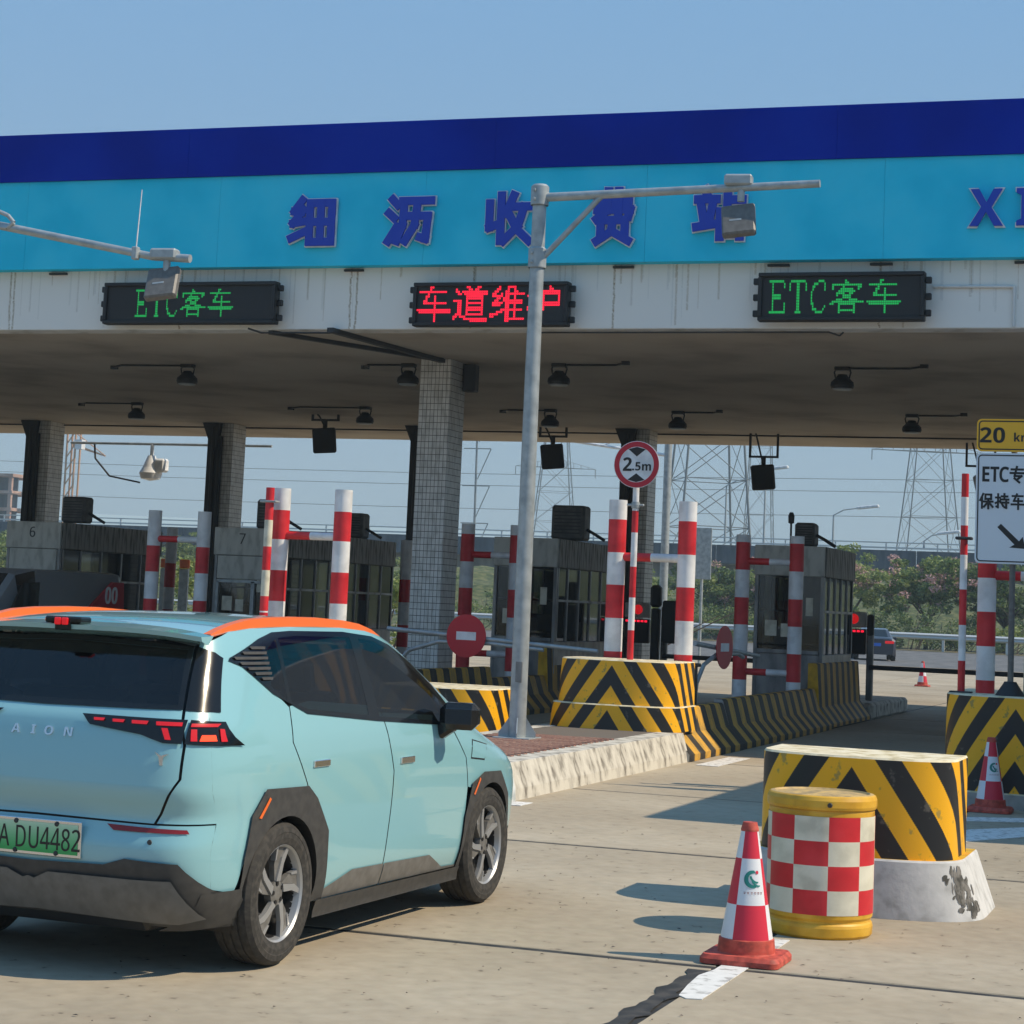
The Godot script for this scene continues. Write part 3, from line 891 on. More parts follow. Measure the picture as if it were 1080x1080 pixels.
# red and white pipe post standing on its base
func bands(b: MB, base: Vector3, h: float, r: float, list: Array, seg := 20) -> void:
	var y := 0.0
	for k in list.size():
		var q: Array = list[k]
		b.tube(q[0], base + Vector3(0, y, 0), base + Vector3(0, minf(h, y + q[1]), 0), r, r, seg, k == list.size() - 1)
		y += q[1]
func frame_posts(at: Vector3, gap: float, h: float, label: String, bars: Array, first: Array, r := 0.115) -> Node3D:
	var t := thing("post_frame", label, "posts", at, 0, "red and white post frames")
	for s in [-1, 1]:
		var b := MB.new()
		bands(b, Vector3(s * gap / 2, 0, 0), h, r, first)
		part("post", b, t)
	for y in bars:
		var b := MB.new()
		b.tube(M.red, Vector3(-gap / 2, y, 0), Vector3(0, y, 0), 0.055, 0.055, 14)
		b.tube(M.white, Vector3(0, y, 0), Vector3(gap / 2, y, 0), 0.055, 0.055, 14)
		part("crossbar", b, t)
	return t

func island(x: float, z0: float, z1: float, label: String, nose_pale: bool) -> void:
	var t := thing("lane_island", label, "traffic island", Vector3(x, 0, 0), 0, "raised islands between the lanes")
	var a := 0.98
	var h := 0.33
	var zb := -24.75
	var lo := nose(a, z0 - zb, 0.9)
	var b := MB.new()
	b.box(M.conc, Vector3(0, 0.16, (zb - 38.3) / 2), Vector3(1.24, 0.34, zb + 38.3))
	part("middle", b, t)
	b = MB.new()
	b.box(M.kerb, Vector3(0, 0.14, (z1 - 38.3) / 2), Vector3(1.9, 0.3, -38.3 - z1), 0.05)
	part("tail", b, t)
	b = MB.new()
	var bot := PackedVector2Array()
	var mid := PackedVector2Array()
	var top := PackedVector2Array()
	for p in lo:
		bot.append(p + Vector2(0, z0))
		mid.append(Vector2(p.x * 0.985, p.y + z0 - 0.02))
		top.append(Vector2(p.x * 0.90, p.y + z0 - 0.10))
	var e := lo.size()
	for r in [[0, 2, M.kerb], [1, e - 1, M.kerb_pale], [e - 2, e, M.kerb]]:
		skirt(b, r[2], bot.slice(r[0], r[1]), -0.01, mid.slice(r[0], r[1]), 0.1)
		skirt(b, r[2], mid.slice(r[0], r[1]), 0.1, top.slice(r[0], r[1]), h)
	var inn := PackedVector2Array()
	for p in top:
		inn.append(Vector2(p.x * 0.72, p.y - 0.12))
	skirt(b, M.kerb, top, h, inn, h + 0.01)
	part("kerb", b, t)
	b = MB.new()
	lid(b, M.joint, inn, h + 0.006)
	var bed := part("paving_bed", b, t)
	# paving bricks, only as far as they can be told apart
	if nose_pale:
		var bm := MB.new()
		bm.box(M.brick, Vector3.ZERO, Vector3(0.192, 0.03, 0.092), 0.004)
		var mesh := bm.commit()
		var rng := RandomNumberGenerator.new()
		rng.seed = 3
		for j in 44:
			for i in 6:
				var z := z0 - 0.75 - j * 0.1
				if z < -24.6:
					continue
				var o := inst("paving_brick", mesh, bed, Vector3(-0.52 + i * 0.2 + (0.1 if j % 2 else 0.0), h + 0.003 + rng.randf_range(0, 0.004), z))
				if rng.randf() < 0.4:
					o.set_surface_override_material(0, M.brick2)

func booth(x: float, zf: float, dep: float, num: String, label: String, panes: int) -> Node3D:
	var t := thing("toll_booth", label, "toll booth", Vector3(x, 0.33, zf), 0, "toll booths on the islands")
	var w := 1.16
	var h := 2.62
	var b := MB.new()
	# floor, rear wall, core below the sills
	b.box(M.steel, Vector3(0, 0.42, -dep / 2), Vector3(w - 0.02, 0.84, dep - 0.02), 0.01)
	b.box(M.steel, Vector3(0, h / 2, -dep + 0.03), Vector3(w - 0.03, h - 0.02, 0.05))
	part("lower_wall", b, t)
	b = MB.new()
	b.box(M.steel, Vector3(0, h - 0.12, -dep / 2), Vector3(w + 0.01, 0.06, dep + 0.01))
	b.box(M.fascia, Vector3(0, h - 0.25, 0.012), Vector3(w + 0.02, 0.5, 0.05), 0.012)
	var fas := part("fascia_front", b, t)
	b = MB.new()
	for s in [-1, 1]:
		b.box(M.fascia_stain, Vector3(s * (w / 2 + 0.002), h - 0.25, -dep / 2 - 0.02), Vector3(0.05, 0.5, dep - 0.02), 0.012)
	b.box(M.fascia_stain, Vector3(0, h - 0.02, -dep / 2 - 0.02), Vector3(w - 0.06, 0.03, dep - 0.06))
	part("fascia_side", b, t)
	if num:
		text("number", num, 0.19, M.dark, fas, Vector3(-0.02, h - 0.20, 0.04), Basis(), false, 0.006)
	# front: door-high glass at the left, narrow light at the right, or one wide window
	b = MB.new()
	for xx in [-w / 2 + 0.03, w / 2 - 0.03]:
		b.box(M.steel, Vector3(xx, (h - 0.5) / 2, -0.03), Vector3(0.06, h - 0.5, 0.06), 0.006)
	if num:
		b.box(M.fascia, Vector3(0, h - 0.72, -0.01), Vector3(w - 0.14, 0.42, 0.05), 0.01)
		b.box(M.galv, Vector3(0, h - 0.97, -0.012), Vector3(w - 0.14, 0.05, 0.06))
		b.box(M.galv, Vector3(0.22, 1.05, -0.012), Vector3(0.07, 1.2, 0.06))
		b.box(M.galv, Vector3(-w / 2 + 0.09, 1.05, -0.012), Vector3(0.05, 1.2, 0.06))
	b.box(M.steel, Vector3(0, 0.87, -0.012), Vector3(w - 0.13, 0.06, 0.07))
	part("front_frame", b, t)
	b = MB.new()
	b.box(M.glass, Vector3(0, (h - 0.5 + 0.9) / 2, -0.045), Vector3(w - 0.13, h - 1.40, 0.012))
	part("front_pane", b, t)
	# sides
	var pw := dep / panes
	for s in [-1, 1]:
		b = MB.new()
		for i in panes + 1:
			b.box(M.steel, Vector3(s * (w / 2 - 0.025), (h - 0.5 + 0.84) / 2, -clampf(i * pw, 0.12, dep - 0.03)), Vector3(0.05, h - 0.5 - 0.84, 0.05), 0.004)
		b.box(M.steel, Vector3(s * (w / 2 - 0.02), 1.55, -dep / 2), Vector3(0.04, 0.04, dep - 0.1))
		part("side_frame", b, t)
		for i in panes:
			b = MB.new()
			b.box(M.glass if i % 2 else M.darkglass, Vector3(s * (w / 2 - 0.03), (h - 0.5 + 0.84) / 2, -(i + 0.5) * pw), Vector3(0.012, h - 0.5 - 0.86, pw - 0.05))
			part("side_pane", b, t)
	for q in [[-0.3, 1.25, 0.2, 0.26], [-0.05, 1.22, 0.16, 0.22], [0.34, 1.62, 0.12, 0.3]]:
		b = MB.new()
		b.box(M.offwhite, Vector3(q[0], q[1], -0.034), Vector3(q[2], q[3], 0.003))
		part("notice", b, t)
	# desk and seat seen through the glass
	b = MB.new()
	b.box(M.dark, Vector3(0, 0.95, -0.5), Vector3(w - 0.2, 0.05, 0.5))
	b.box(M.dark, Vector3(0.2, 1.16, -0.45), Vector3(0.42, 0.3, 0.06), 0.01)
	b.box(M.fascia, Vector3(-0.25, 1.1, -0.6), Vector3(0.2, 0.28, 0.2), 0.02)
	part("desk", b, t)
	return t

func air_unit(at: Vector3, label: String, size: Vector3) -> void:
	var t := thing("air_conditioner", label, "air conditioner", at, 0, "air conditioners on the booth roofs")
	var b := MB.new()
	b.box(M.unit, Vector3(0, size.y / 2, 0), size, 0.04)
	part("casing", b, t)
	b = MB.new()
	for i in 7:
		b.box(M.black, Vector3(0, size.y * (0.2 + 0.1 * i), size.z / 2 + 0.004), Vector3(size.x * 0.8, 0.02, 0.012))
	part("grille", b, t)
	b = MB.new()
	b.path(M.black, [Vector3(size.x / 2, 0.2, 0), Vector3(size.x / 2 + 0.15, 0.12, 0), Vector3(size.x / 2 + 0.3, 0.02, -0.1)], 0.03, 6)
	part("hose", b, t)

func islands() -> void:
	island(-7.2, -17.5, -42.5, "brick paved island with weathered pale kerb beside the blue car", true)
	island(-12.05, -20.5, -42.5, "second island, behind the blue car with the front tiled column", false)
	island(-17.0, -21.5, -42.5, "island under the long numbered booth right of the van", false)
	island(-22.0, -21.5, -42.5, "leftmost island, under the booth at the picture edge", false)
	# painted end of the near kerb
	# lamp pole with arm
	var p := thing("camera_pole", "tall grey galvanised pole with a bracketed arm on the brick island", "pole", Vector3(-7.36, 0.335, -21.72))
	var b := MB.new()
	b.tube(M.galv, Vector3.ZERO, Vector3(0, 6.05, 0), 0.093, 0.075, 24)
	part("shaft", b, p)
	b = MB.new()
	b.box(M.galv, Vector3(0, 0.012, 0), Vector3(0.42, 0.025, 0.42), 0.005)
	part("base_plate", b, p)
	for k in 4:
		b = MB.new()
		b.prism(M.galv, PackedVector2Array([Vector2(0.085, 0.02), Vector2(0.2, 0.02), Vector2(0.2, 0.07), Vector2(0.085, 0.24)]), -0.006, 0.006, Transform3D(Basis(Vector3.UP, k * PI / 2 + 0.3), Vector3.ZERO))
		part("gusset", b, p)
	b = MB.new()
	b.box(M.steel, Vector3(0.02, 0.72, 0.085), Vector3(0.075, 0.22, 0.02), 0.004)
	part("hatch", b, p)
	b = MB.new()
	b.tube(M.galv, Vector3(0.02, 5.92, 0), Vector3(3.12, 6.0, 0), 0.05, 0.042, 16)
	var arm := part("arm", b, p)
	b = MB.new()
	b.tube(M.galv, Vector3(0.06, 5.24, 0), Vector3(0.72, 5.93, 0), 0.032, 0.032, 12)
	part("brace", b, arm)
	for y in [5.94, 5.24]:
		b = MB.new()
		b.lathe(M.galv, [Vector2(0.098, y - 0.11), Vector2(0.1, y - 0.1), Vector2(0.1, y + 0.1), Vector2(0.075, y + 0.125), Vector2(0.0, y + 0.125)], 20)
		for dz in [-0.05, 0.05]:
			b.box(M.galv, Vector3(-0.03, y + dz, 0.1), Vector3(0.03, 0.035, 0.03), 0.006)
		part("clamp", b, p)
	antenna(Vector3(-5.12, 6.36, -21.72), "grey antenna box hanging from the pole's arm", 0.12, 0.42)
	# left arm with its antenna, pole out of view
	var l := thing("camera_mast", "pale sloping arm with a whip aerial reaching in from the left", "pole", Vector3(-14.9, 0.33, -20))
	b = MB.new()
	b.tube(M.galv, Vector3.ZERO, Vector3(0, 6.3, 0), 0.1, 0.08, 20)
	part("shaft", b, l)
	b = MB.new()
	b.tube(M.galv, Vector3(0, 5.74, 0), Vector3(3.72, 5.02, 0), 0.05, 0.042, 14)
	b.tube(M.galv, Vector3(3.7, 5.025, 0), Vector3(4.18, 4.99, 0), 0.045, 0.045, 14)
	var la := part("arm", b, l)
	b = MB.new()
	b.path(M.galv, [Vector3(0.4, 6.1, 0.04), Vector3(1.9, 5.5, 0.04), Vector3(1.98, 5.42, 0.04), Vector3(1.9, 5.36, 0.04), Vector3(1.5, 5.4, 0.04)], 0.024, 8)
	part("stay", b, la)
	b = MB.new()
	b.tube(M.white, Vector3(3.54, 5.06, 0.05), Vector3(3.57, 5.75, 0.05), 0.008, 0.005, 6)
	b.box(M.galv, Vector3(3.54, 5.05, 0.05), Vector3(0.07, 0.14, 0.08), 0.01)
	part("whip_aerial", b, la)
	antenna(Vector3(-11.03, 5.34, -20), "grey antenna box tilted under the left arm", 0.1, 0.3)

	# ---- nearest island: block, posts, height sign, barriers, booth
	var ch: Material = M.chevron
	block("chevron_block", Vector3(-7.17, 0, -24.45), "two step black and yellow chevron block under the height limit sign", [
		{"name": "lower_step", "m": ch, "a0": 0.83, "a1": 0.81, "l": 1.15, "n": 0.5, "y0": 0.335, "y1": 0.62, "z0": 0.0, "z1": -0.02},
		{"name": "upper_step", "m": ch, "a0": 0.76, "a1": 0.74, "l": 1.15, "n": 0.45, "y0": 0.63, "y1": 1.15, "z0": -0.12, "z1": -0.16}], M.cream)
	frame_posts(Vector3(-7.08, 0.34, -25.9), 0.92, 2.82, "thick red and white posts standing on the chevron block under the height sign", [2.1], [[M.white, 0.4], [M.red, 0.50], [M.white, 0.42], [M.red, 0.42], [M.white, 0.41], [M.red, 0.42], [M.white, 0.5]])
	var hs := thing("height_sign", "round 2.5m height limit sign on a slim red and white pole", "sign", Vector3(-7.1, 1.162, -25.15))
	b = MB.new()
	bands(b, Vector3.ZERO, 2.15, 0.04, [[M.red, 0.36], [M.white, 0.4], [M.red, 0.38], [M.white, 0.42], [M.red, 0.27], [M.white, 0.6]])
	part("pole", b, hs)
	b = MB.new()
	b.lathe(M.galv, [Vector2(0.05, 1.86), Vector2(0.055, 1.90), Vector2(0.05, 1.94)], 16)
	b.box(M.galv, Vector3(0, 1.9, 0), Vector3(0.22, 0.03, 0.03), 0.008)
	part("clamp", b, hs)
	var face := Basis(Vector3.RIGHT, PI / 2)
	var hc := Vector3(0.01, 2.40, 0.06)
	b = MB.new()
	b.lathe(M.white, [Vector2(0.0, -0.012), Vector2(0.292, -0.012), Vector2(0.292, 0.0), Vector2(0.0, 0.0)], 40, hc, face)
	var disc := part("disc", b, hs)
	b = MB.new()
	b.lathe(M.sign_red, [Vector2(0.285, 0.0), Vector2(0.285, 0.003), Vector2(0.222, 0.003), Vector2(0.222, 0.0)], 40, hc, face)
	part("red_ring", b, disc)
	b = MB.new()
	b.prism(M.black, PackedVector2Array([Vector2(-0.11, 0.19), Vector2(0, 0.10), Vector2(0.11, 0.19), Vector2(0, 0.218)]), 0.0, 0.003, Transform3D(Basis(), hc))
	part("arrow_head", b, disc)
	b = MB.new()
	b.prism(M.black, PackedVector2Array([Vector2(-0.11, -0.19), Vector2(0, -0.218), Vector2(0.11, -0.19), Vector2(0, -0.11)]), 0.0, 0.003, Transform3D(Basis(), hc))
	part("arrow_head", b, disc)
	text("figure", "2", 0.17, M.black, disc, hc + Vector3(-0.118, 0.0, 0.003), Basis(), true)
	text("figure", ".5m", 0.105, M.black, disc, hc + Vector3(0.068, -0.022, 0.003), Basis(), true)
	barrier(Vector3(-6.32, 0.0, -24.72), 2.9, 0.60, M.bars, "sunlit black and yellow barrier running from the chevron block")
	barrier(Vector3(-6.33, 0.0, -27.64), 6.4, 0.64, M.bars, "shaded black and yellow barrier in front of the nearest booth")
	barrier(Vector3(-6.35, 0.02, -34.2), 3.9, 1.02, M.bars, "tall striped barrier beside the nearest booth wall", M.yellow)
	frame_posts(Vector3(-7.12, 0.33, -33.2), 0.87, 2.72, "shaded red and white posts in front of the nearest booth", [0.55, 2.3], [[M.white, 0.42], [M.red, 0.44], [M.white, 0.43], [M.red, 0.43], [M.white, 0.44], [M.red, 0.44], [M.white, 0.6]])
	booth(-7.1, -34.7, 2.8, "", "grey steel toll booth at the right with an aerial on its roof", 5)
	air_unit(Vector3(-6.95, 2.96, -35.3), "dark box on the roof of the nearest booth", Vector3(0.34, 0.40, 0.4))
	var wa := thing("roof_aerial", "thin aerial with a capsule on the nearest booth", "aerial", Vector3(-7.2, 2.95, -35.2))
	b = MB.new()
	b.tube(M.dark, Vector3.ZERO, Vector3(0, 0.42, 0), 0.018, 0.018, 8)
	part("stem", b, wa)
	b = MB.new()
	b.lathe(M.dark, [Vector2(0, 0.38), Vector2(0.05, 0.40), Vector2(0.055, 0.52), Vector2(0.03, 0.58), Vector2(0, 0.58)], 12)
	part("capsule", b, wa)
	gate(Vector3(-6.98, 0.33, -27.9), -1.42, 2.4, "swing gate turned along the lane with its red disc edge on")
	# second island
	gate(Vector3(-11.5, 0.33, -28.0), 0.02, 3.2, "closed swing gate with a red no entry disc across the maintenance lane")
	block("chevron_block", Vector3(-9.2, 0, -23.7), "low black and yellow block half hidden by the blue car's mirror", [
		{"name": "body", "m": ch, "a0": 0.78, "a1": 0.76, "l": 1.4, "n": 0.5, "y0": 0.0, "y1": 0.74, "z0": 0.0, "z1": -0.02}], M.cream)
	block("chevron_block", Vector3(-12.0, 0, -25.2), "chevron block behind the blue car on the second island", [
		{"name": "body", "m": ch, "a0": 0.8, "a1": 0.78, "l": 2.0, "n": 0.6, "y0": 0.335, "y1": 1.15, "z0": 0.0, "z1": -0.02}], M.cream)
	frame_posts(Vector3(-12.0, 1.162, -26.3), 0.92, 2.06, "bright red and white posts seen over the blue car's roof, right of booth 7", [1.42], [[M.red, 0.1], [M.white, 0.42], [M.red, 0.42], [M.white, 0.42], [M.red, 0.40], [M.white, 0.5]], 0.12)
	var np := thing("marker_pole", "slim red and cream pole beside the posts over the blue car's roof", "pole", Vector3(-12.5, 1.162, -26.0))
	b = MB.new()
	bands(b, Vector3.ZERO, 2.05, 0.058, [[M.red, 0.36], [M.white, 0.02], [M.red, 0.2], [M.offwhite, 0.35], [M.red, 0.32], [M.offwhite, 0.36], [M.red, 0.6]])
	part("tube", b, np)
	b = MB.new()
	b.box(M.galv, Vector3(0, 1.86, 0), Vector3(0.24, 0.03, 0.14), 0.008)
	part("clamp", b, np)
	frame_posts(Vector3(-11.83, 0.33, -33.2), 0.87, 2.76, "shaded red and white posts beside the front tiled column", [0.62, 2.25], [[M.white, 0.35], [M.red, 0.44], [M.white, 0.44], [M.red, 0.46], [M.white, 0.44], [M.red, 0.46], [M.white, 0.6]])
	barrier(Vector3(-11.1, 0.0, -25.9), 5.9, 0.78, M.bars, "shaded striped barrier left of the grey pole")
	barrier(Vector3(-11.1, 0.0, -31.9), 2.7, 0.60, M.bars, "low striped barrier between the pole and the two step block")
	barrier(Vector3(-11.1, 0.02, -34.6), 3.9, 1.05, M.bars, "tall striped barrier with an ochre end beside the middle booth", M.yellow)
	booth(-11.8, -34.9, 3.4, "", "grey steel toll booth behind the grey pole", 5)
	air_unit(Vector3(-11.35, 2.96, -36.0), "black air conditioner on the booth behind the grey pole", Vector3(0.62, 0.62, 0.4))
	# third and fourth islands
	booth(-17.1, -34.6, 5.8, "7", "long grey toll booth numbered 7 over the blue car roof", 9)
	air_unit(Vector3(-16.85, 2.96, -35.2), "dark air conditioner on booth 7 against the tiled column", Vector3(0.5, 0.54, 0.36))
	air_unit(Vector3(-16.8, 2.96, -38.9), "square black air conditioner at the rear of booth 7", Vector3(0.5, 0.5, 0.4))
	booth(-21.6, -34.8, 3.9, "6", "grey toll booth numbered 6 at the left edge", 5)
	air_unit(Vector3(-21.0, 2.96, -35.3), "dark air conditioner on booth 6", Vector3(0.5, 0.5, 0.36))
	frame_posts(Vector3(-17.05, 0.33, -32.0), 0.94, 2.92, "shaded red and white posts left of booth 7", [2.3], [[M.red, 0.4], [M.white, 0.44], [M.red, 0.44], [M.white, 0.46], [M.red, 0.44], [M.white, 0.6]])
	var fp := thing("far_post", "dark red and grey post seen between the posts left of booth 7", "post", Vector3(-21.2, 0.33, -39.5))
	b = MB.new()
	bands(b, Vector3.ZERO, 2.75, 0.115, [[M.white, 0.6], [M.red, 0.44], [M.white, 0.46], [M.red, 0.5], [M.white, 0.8]])
	part("tube", b, fp)
	fp = thing("far_post", "dark red and grey post just left of the front tiled column", "post", Vector3(-16.1, 0.33, -40.0))
	b = MB.new()
	bands(b, Vector3.ZERO, 2.95, 0.115, [[M.white, 0.5], [M.red, 0.44], [M.white, 0.46], [M.red, 0.46], [M.white, 0.8]])
	part("tube", b, fp)
	# fee displays and boom barriers at the far end
	fee_board(Vector3(-6.7, 0.33, -38.6), "fee display with a red lamp behind the nearest booth")
	fee_board(Vector3(-11.0, 0.33, -39.4), "fee display with a red lamp behind the two posts")
	boom(Vector3(-6.36, 0.33, -38.5), 3.4, "dark boom gate lowered across the lane beyond the nearest booth")
	boom(Vector3(-10.4, 0.33, -39.2), 3.3, "dark boom gate beyond the chevron block")
	var bk := thing("reader_post", "black card reader post behind the two step block", "reader", Vector3(-10.42, 0.33, -38.6))
	b = MB.new()
	b.box(M.black, Vector3(0, 0.75, 0), Vector3(0.16, 1.5, 0.16), 0.03)
	part("post", b, bk)
	b = MB.new()
	b.box(M.black, Vector3(0, 1.72, 0.02), Vector3(0.2, 0.42, 0.2), 0.06)
	part("camera_head", b, bk)
	b = MB.new()
	b.box(M.black, Vector3(0.38, 1.25, -0.1), Vector3(0.5, 0.8, 0.3), 0.03)
	part("cabinet", b, bk)

func antenna(at: Vector3, label: String, turn: float, drop: float) -> void:
	var t := thing("antenna_box", label, "antenna", at, turn, "antenna boxes on the arms")
	var b := MB.new()
	b.box(M.galv, Vector3(0, 0.03, 0), Vector3(0.30, 0.12, 0.16), 0.02)
	b.tube(M.galv, Vector3(0.03, 0, 0), Vector3(0.03, -0.2, 0), 0.04)
	part("bracket", b, t)
	b = MB.new()
	var bs := Basis(Vector3.BACK, 0.12) * Basis(Vector3.RIGHT, -0.5)
	b.box(M.skid, Vector3(0.02, -drop, 0.06), Vector3(0.36, 0.40, 0.10), 0.02, bs)
	var c := part("housing", b, t)
	b = MB.new()
	b.box(M.galv, Vector3(0.02, -drop, 0.06) + bs * Vector3(-0.03, -0.02, 0.051), Vector3(0.13, 0.022, 0.004), 0.0, bs)
	part("maker_mark", b, c)

func gate(at: Vector3, turn: float, reach: float, label: String) -> void:
	var t := thing("swing_gate", label, "gate", at, -turn - PI if turn < -1 else turn, "swing gates with no entry discs")
	t.rotation.y = 1.42 if turn < -1 else -0.06
	var b := MB.new()
	b.box(M.black, Vector3(0, 0.38, 0), Vector3(0.09, 0.76, 0.09), 0.01)
	b.box(M.black, Vector3(0, 0.74, 0), Vector3(0.2, 0.05, 0.14), 0.01)
	part("hinge_post", b, t)
	b = MB.new()
	b.tube(M.galv, Vector3(0, 1.03, 0), Vector3(reach, 0.86, 0), 0.035, 0.03, 12)
	part("rail", b, t)
	b = MB.new()
	b.path(M.galv, [Vector3(0.02, 0.05, 0), Vector3(0.12, 0.5, 0), Vector3(0.35, 0.74, 0), Vector3(0.8, 0.88, 0), Vector3(1.6, 0.89, 0), Vector3(reach * 0.75, 0.84, 0)], 0.03, 10)
	part("hoop", b, t)
	var c := Vector3(1.25 if turn > -1 else 0.95, 0.98, 0.06)
	var face := Basis(Vector3.RIGHT, PI / 2)
	b = MB.new()
	b.lathe(M.sign_red, [Vector2(0, -0.01), Vector2(0.3, -0.01), Vector2(0.3, 0.0), Vector2(0.0, 0.0)], 36, c, face)
	var d := part("disc", b, t)
	b = MB.new()
	b.box(M.white, c + Vector3(0.0, 0, 0.002), Vector3(0.30, 0.115, 0.004))
	part("white_bar", b, d)

func fee_board(at: Vector3, label: String) -> void:
	var t := thing("fee_display", label, "display", at, 0, "fee displays at the lane ends")
	var b := MB.new()
	b.box(M.steel, Vector3(-0.12, 0.5, 0), Vector3(0.12, 1.0, 0.12))
	part("stand", b, t)
	b = MB.new()
	b.box(M.black, Vector3(0, 1.05, 0), Vector3(0.5, 0.46, 0.14), 0.02)
	part("casing", b, t)
	b = MB.new()
	b.box(M.fascia, Vector3(0, 1.45, 0), Vector3(0.5, 0.28, 0.12), 0.02)
	part("lamp_box", b, t)
	b = MB.new()
	b.lathe(M.lamp_red, [Vector2(0.0, 0.075), Vector2(0.09, 0.07), Vector2(0.095, 0.05)], 20, Vector3(0.02, 1.46, 0), Basis(Vector3.RIGHT, PI / 2))
	part("red_lamp", b, t)
	b = MB.new()
	for i in 6:
		b.box(M.led_r, Vector3(-0.19 + i * 0.075, 1.24, 0.072), Vector3(0.05, 0.035, 0.006))
	part("lit_row", b, t)

func boom(at: Vector3, reach: float, label: String) -> void:
	var t := thing("boom_gate", label, "gate", at, 0, "dark boom gates")
	var b := MB.new()
	b.box(M.steel, Vector3(0, 0.6, 0), Vector3(0.12, 1.2, 0.12), 0.02)
	b.box(M.dark, Vector3(0, 1.35, 0), Vector3(0.12, 0.4, 0.14), 0.03)
	part("post", b, t)
	b = MB.new()
	b.box(M.dark, Vector3(reach / 2, 0.6, 0.1), Vector3(reach, 0.085, 0.06), 0.01)
	part("arm", b, t)

# ---------------------------------------------------------------- right-hand side and loose things
func arc(cx: float, cy: float, r0: float, r1: float, a0: float, a1: float, n := 12, shift := 0.0) -> PackedVector2Array:
	var p := PackedVector2Array()
	for i in n + 1:
		var a := deg_to_rad(lerpf(a0, a1, float(i) / n))
		p.append(Vector2(cx + cos(a) * r1, cy + sin(a) * r1))
	for i in n + 1:
		var a := deg_to_rad(lerpf(a1, a0, float(i) / n))
		p.append(Vector2(cx + shift + cos(a) * r0, cy + sin(a) * r0))
	return p

func traffic_cone(at: Vector3, label: String, az0: float, emblem: bool) -> void:
	var t := thing("traffic_cone", label, "traffic cone", at, 0, "red and white traffic cones")
	var b := MB.new()
	var o := PackedVector2Array()
	var a := 0.205
	for c in [Vector2(1, 1), Vector2(-1, 1), Vector2(-1, -1), Vector2(1, -1)]:
		for k in 5:
			var th: float = deg_to_rad(k * 22.5) + Vector2(c).angle() - PI / 4
			o.append(c * (a - 0.05) + Vector2(cos(th), sin(th)) * 0.05)
	var o2 := PackedVector2Array()
	for p in o:
		o2.append(p * 0.93)
	var q := o.duplicate()
	q.append(o[0])
	var q2 := o2.duplicate()
	q2.append(o2[0])
	q.reverse()
	q2.reverse()
	skirt(b, M.cone_rub, q, 0.0, q, 0.025)
	skirt(b, M.cone_rub, q, 0.025, q2, 0.045)
	lid(b, M.cone_rub, o2, 0.045)
	part("base_plate", b, t)
	b = MB.new()
	b.lathe(M.cone_rub, [Vector2(0.160, 0.03), Vector2(0.148, 0.05), Vector2(0.142, 0.115), Vector2(0.132, 0.12)], 32)
	part("rubber_collar", b, t)
	b = MB.new()
	b.lathe(M.cone_rub, [Vector2(0.046, 0.655), Vector2(0.046, 0.665), Vector2(0.036, 0.70), Vector2(0.0, 0.70)], 24)
	part("rubber_tip", b, t)
	var rad := func(y: float) -> float: return lerpf(0.135, 0.044, (y - 0.11) / 0.55)
	b = MB.new()
	var rows := [[0.112, 0.29], [0.29, 0.52], [0.52, 0.66]]
	for r in 3:
		for k in 4:
			var m = M.cone_red if (r + k) % 2 == 0 else M.cone_white
			for i in 8:
				var z0: float = deg_to_rad(az0 + k * 90 + i * 11.25)
				var z1: float = deg_to_rad(az0 + k * 90 + (i + 1) * 11.25)
				var n0 := Vector3(sin(z0), 0.16, cos(z0)).normalized()
				var n1 := Vector3(sin(z1), 0.16, cos(z1)).normalized()
				var f := func(z: float, y: float) -> Vector3: return Vector3(sin(z) * rad.call(y), y, cos(z) * rad.call(y))
				b.squad(m, f.call(z0, rows[r][0]), f.call(z1, rows[r][0]), f.call(z1, rows[r][1]), f.call(z0, rows[r][1]), n0, n1, n1, n0)
	var sl := part("reflective_sleeve", b, t)
	if not emblem:
		return
	var fs := func(p: Vector2) -> Vector3:
		var y: float = 0.42 + p.y
		var r: float = rad.call(y) + 0.0015
		var z: float = deg_to_rad(az0 + 47.0) + p.x / 0.085
		return Vector3(sin(z) * r, y, cos(z) * r)
	b = MB.new()
	b.drape(M.teal, arc(0, 0, 0.030, 0.044, 75, 290, 16, 0.008), fs, 0.001, 0.02)
	b.drape(M.teal, arc(0.024, 0.022, 0.034, 0.042, 190, 275, 10, 0.004), fs, 0.0015, 0.02)
	b.drape(M.teal, arc(0.03, 0.0, 0.030, 0.037, 195, 280, 10, 0.004), fs, 0.002, 0.02)
	b.drape(M.cone_red, arc(0.026, 0.034, 0.0, 0.009, 0, 360, 12), fs, 0.0015, 0.02)
	for i in 6:
		var x := -0.042 + i * 0.016
		b.drape(M.reflector, PackedVector2Array([Vector2(x, -0.066), Vector2(x + 0.010, -0.066), Vector2(x + 0.010, -0.0635), Vector2(x, -0.0635)]), fs, 0.001, 0.02)
		b.drape(M.reflector, PackedVector2Array([Vector2(x + 0.002, -0.073), Vector2(x + 0.008, -0.073), Vector2(x + 0.009, -0.070), Vector2(x + 0.001, -0.070)]), fs, 0.001, 0.02)
	part("emblem", b, sl)

